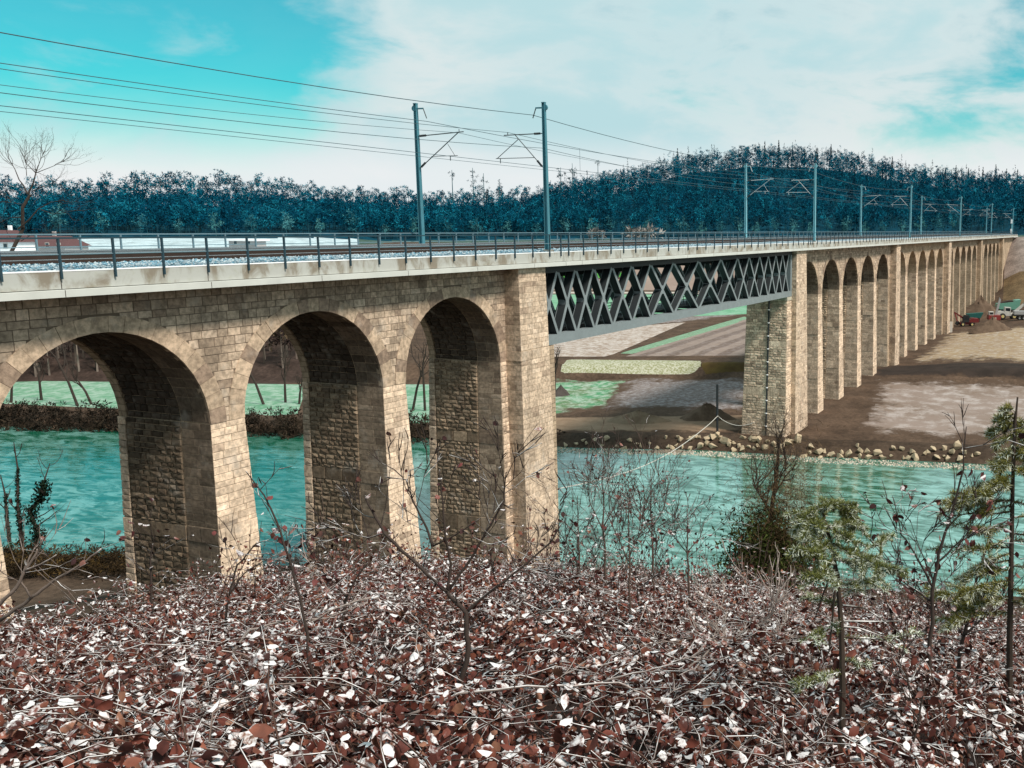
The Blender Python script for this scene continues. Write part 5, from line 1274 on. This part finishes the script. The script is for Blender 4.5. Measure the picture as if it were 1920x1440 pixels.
mb = MB(); mb.tube([tuple(q-P) for q in pts], .042, 6); o = mb.build('hose', simple('pale_hose', (.55, .54, .50), .5, .1)); o.location = tuple(P); tag(o, 'pale hose slung from the post across the river', 'hose')

def paint(name, c, r=.4): M[name] = simple(name, c, r, .15, 2, .05, .004, 0, .5)
paint('red_paint', (.24, .035, .032)); paint('dark_red_paint', (.16, .02, .02)); paint('white_paint', (.55, .53, .49)); paint('green_paint', (.12, .30, .23)); paint('grey_paint', (.33, .33, .33)); paint('black_rubber', (.02, .02, .02), .9); paint('glass_dark', (.02, .025, .03), .1); paint('yellow_rim', (.62, .50, .22)); paint('teal_sheet', (.015, .10, .09))
def machine(name, label, px, py, cat, dz=0.0):
    P = ground_at(px, py); o = empty(name, P, ar); o.scale = (.86,)*3; tag(o, label, cat); return o
def wheel(o, x, y, r, w=.5, rim='yellow_rim'):
    mb = MB(); mb.lathe([(r*.75, -w/2), (r, -w*.38), (r, w*.38), (r*.75, w/2)], 16, (0, 0, 0), 'y'); wo = mb.build('tyre', M['black_rubber'], o); wo.location = (x, y, r)
    mb = MB(); mb.lathe([(r*.5, -w*.53), (r*.5, w*.53)], 12, (0, 0, 0), 'y'); mb.build('rim', M[rim], wo)
def prism(o, name, prof, y0, y1, mat):      # side profile extruded across
    mb = MB(); n = len(prof); mb.v = [(x, y0, z) for x, z in prof]+[(x, y1, z) for x, z in prof]
    mb.f = [tuple(range(n)), tuple(reversed(range(n, 2*n)))]+[(i, i+n, (i+1) % n+n, (i+1) % n) for i in range(n)]; mb.c = [None]*len(mb.f)
    return mb.build(name, M[mat], o)
# dark red wheeled excavator
o = machine('excavator', 'dark red wheeled excavator with folded boom beside the far piers', 1811, 612, 'excavator')
for x in (-1.1, 1.6):
    for y in (-1.0, 1.0): wheel(o, x, y, .62)
prism(o, 'undercarriage', [(-1.9, .55), (2.3, .55), (2.5, .9), (2.3, 1.15), (-1.8, 1.15)], -.9, .9, 'dark_red_paint')
prism(o, 'body', [(-.6, 1.2), (3.3, 1.2), (3.6, 1.6), (3.4, 2.3), (1.4, 2.45), (1.2, 2.1), (-.6, 2.1)], -1.2, 1.2, 'dark_red_paint')
c_ = prism(o, 'cab', [(-1.1, 1.25), (.75, 1.25), (.75, 3.1), (.4, 3.3), (-.7, 3.3), (-1.1, 2.6)], -1.22, -.05, 'black_rubber'); prism(c_, 'window', [(-.95, 2.0), (.6, 2.0), (.6, 3.05), (-.65, 3.05), (-.95, 2.55)], -1.24, -1.225, 'glass_dark')
prism(o, 'boom', [(-.7, 1.9), (-.3, 2.3), (-2.6, 3.7), (-3.4, 4.1), (-3.5, 3.75), (-2.7, 3.25)], .15, .55, 'dark_red_paint'); prism(o, 'arm', [(-3.65, 4.25), (-3.25, 4.0), (-2.3, 1.4), (-2.6, 1.25)], .18, .52, 'red_paint'); prism(o, 'bucket', [(-2.75, 1.35), (-2.1, 1.45), (-1.9, .55), (-2.6, .2), (-3.1, .6)], -.15, .85, 'black_rubber')
# teal skip behind it
o = machine('skip', 'teal green skip standing behind the dark red excavator', 1829, 606, 'skip'); prism(o, 'tub', [(-2.4, 2.5), (2.8, 2.9), (2.0, 1.3), (-1.6, 1.2)], 2.2, 4.2, 'teal_sheet'); prism(o, 'skid', [(-1.5, 0), (1.8, 0), (1.8, 1.3), (-1.5, 1.2)], 2.6, 3.8, 'black_rubber')
# red tracked digger seen from behind
o = machine('digger', 'bright red tracked digger seen from behind its soil heap', 1863, 607, 'digger')
for y in (-1.15, .75): prism(o, 'track', [(-1.4, .1), (-1.7, .5), (-1.4, .95), (1.4, .95), (1.7, .5), (1.4, .1)], y, y+.45, 'black_rubber')
b = prism(o, 'body', [(-1.65, 1.1), (1.65, 1.1), (1.75, 1.5), (1.7, 2.5), (-1.7, 2.5), (-1.75, 1.5)], -1.3, 1.5, 'red_paint'); prism(b, 'number_plate', [(-.45, 1.55), (.45, 1.55), (.45, 1.85), (-.45, 1.85)], -1.33, -1.305, 'white_paint')
prism(o, 'cab', [(-1.55, 2.505), (-.25, 2.505), (-.25, 3.5), (-1.55, 3.5)], -.9, .9, 'white_paint'); prism(o, 'rear_window', [(-1.4, 2.7), (-.4, 2.7), (-.4, 3.3), (-1.4, 3.3)], -.93, -.905, 'glass_dark'); prism(o, 'boom', [(.3, 2.5), (.9, 2.5), (1.9, 6.8), (1.5, 7.6)], .2, .7, 'grey_paint')
# white wheel loader, side on
o = machine('wheel_loader', 'white wheel loader with raised arms beside the red digger', 1888, 599, 'loader')
for x in (-1.6, 1.9):
    for y in (-1.1, 1.1): wheel(o, x, y, .95, .6)
prism(o, 'body', [(-3.2, 1.1), (.3, 1.1), (2.6, .9), (2.6, 1.5), (.6, 1.9), (-.2, 2.4), (-3.0, 2.5), (-3.3, 1.9)], -1.0, 1.0, 'white_paint'); c_ = prism(o, 'cab', [(-.9, 2.42), (.9, 2.0), (.85, 3.6), (-.9, 3.7)], -.9, .9, 'white_paint'); prism(c_, 'window', [(-.7, 2.6), (.7, 2.45), (.65, 3.4), (-.7, 3.45)], -.93, -.905, 'glass_dark')
prism(o, 'lift_arm', [(1.2, 1.7), (1.7, 1.4), (5.0, 4.3), (4.7, 4.7)], -.8, -.45, 'white_paint'); prism(o, 'lift_arm', [(1.2, 1.7), (1.7, 1.4), (5.0, 4.3), (4.7, 4.7)], .45, .8, 'white_paint'); prism(o, 'bucket', [(4.6, 4.0), (5.3, 5.3), (6.3, 5.6), (6.0, 4.4), (5.2, 3.8)], -1.3, 1.3, 'grey_paint')
# green tipper body loaded with soil, grey trailer
o = machine('dump_truck', 'green tipper truck body heaped with soil behind the white loader', 1887, 588, 'truck')
for x in (-2.5, 2.6):
    for y in (-1.1, 1.1): wheel(o, x, y, .8)
prism(o, 'chassis', [(-4, .9), (4, .9), (4, 1.4), (-4, 1.4)], -1, 1, 'black_rubber'); prism(o, 'tipper_body', [(-3.6, 2.2), (-2.6, 1.42), (3.6, 1.42), (4.2, 4.6), (2.4, 4.4), (1.9, 3.9), (-3.4, 3.2)], -1.7, 1.7, 'green_paint'); prism(o, 'load', [(-3.0, 3.1), (2.0, 3.75), (1.6, 4.3), (-.2, 4.1)], -1.4, 1.4, 'rust')
o = machine('trailer', 'grey flat trailer at the right edge beside the loader', 1925, 600, 'trailer')
for x in (-2.4, -1.2, 2.5):
    for y in (-1.0, 1.0): wheel(o, x, y, .5, .4, 'grey_paint')
prism(o, 'bed', [(-4, 1.1), (4.2, 1.1), (4.2, 1.6), (-4, 1.6)], -1.2, 1.2, 'black_rubber'); prism(o, 'side_board', [(-4, 1.605), (4.2, 1.605), (4.2, 2.6), (-4, 2.6)], -1.25, 1.25, 'grey_paint')
# white notice box on the pier, stakes
o = machine('marker_board', 'small white marker board leaning by the far pier foot', 1782, 624, 'board'); prism(o, 'panel', [(-.5, 0), (.5, 0), (.5, 3.0), (-.5, 3.0)], -.1, .1, 'white_paint')
# red brown house and pale pavilion on the snowy terrace behind the bridge
M['plaster'] = simple('grey_plaster', (.42, .40, .40), .9, .15, 1); M['tiles'] = simple('red_brown_roof', (.10, .05, .052), .8, .3, 3, .4, .03); M['pane'] = simple('window_pane', (.05, .08, .10), .15, .2)
def house(label, px, py, w_, d_, hw_, hr, roof, wallm, flat=False):
    P = ground_at(px, py); o = empty('house', P, ar); tag(o, label, 'house')
    mb = MB(); mb.box(-w_/2, w_/2, -d_/2, d_/2, -1, hw_); mb.build('wall', wallm, o)
    if flat: mb = MB(); mb.box(-w_/2-.8, w_/2+.8, -d_/2-.8, d_/2+.8, hw_+.003, hw_+.5); mb.build('roof', roof, o)
    else:
        mb = MB(); e = .6; mb.v = [(-w_/2-e, -d_/2-e, hw_-.2), (w_/2+e, -d_/2-e, hw_-.2), (w_/2+e, d_/2+e, hw_-.2), (-w_/2-e, d_/2+e, hw_-.2), (-w_/2+1.2, 0, hw_+hr), (w_/2-1.2, 0, hw_+hr)]; mb.f = [(0, 1, 5, 4), (1, 2, 5), (2, 3, 4, 5), (3, 0, 4), (3, 2, 1, 0)]; mb.c = [None]*5; rf = mb.build('roof', roof, o)
        mb = MB(); mb.box(1, 1.7, .4, 1.1, hw_+.5, hw_+hr+1.2); mb.build('chimney', wallm, rf)
    k = int(w_//3)
    for i in range(k):
        x = -w_/2+(i+.5)*w_/k; mb = MB(); mb.box(x-.55, x+.55, -d_/2-.06, -d_/2-.003, 1.0, 2.3); f_ = mb.build('window', M['white_paint'], o); mb = MB(); mb.box(x-.42, x+.42, -d_/2-.075, -d_/2-.061, 1.12, 2.18); mb.build('pane', M['pane'], f_)
house('red roofed house on the snowy terrace behind the left end of the bridge', 92, 471, 15, 9, 1.6, 2.4, M['tiles'], M['plaster'])
house('low pale house with snowy flat roof on the terrace behind the railing', 465, 466, 8, 6, 2.2, 0, M['snowcap'], M['plaster'], True)
house('grey house half hidden by trees at the far left edge behind the bridge', 10, 473, 10, 8, 2.8, 2.8, M['tiles'], M['snowcap'])
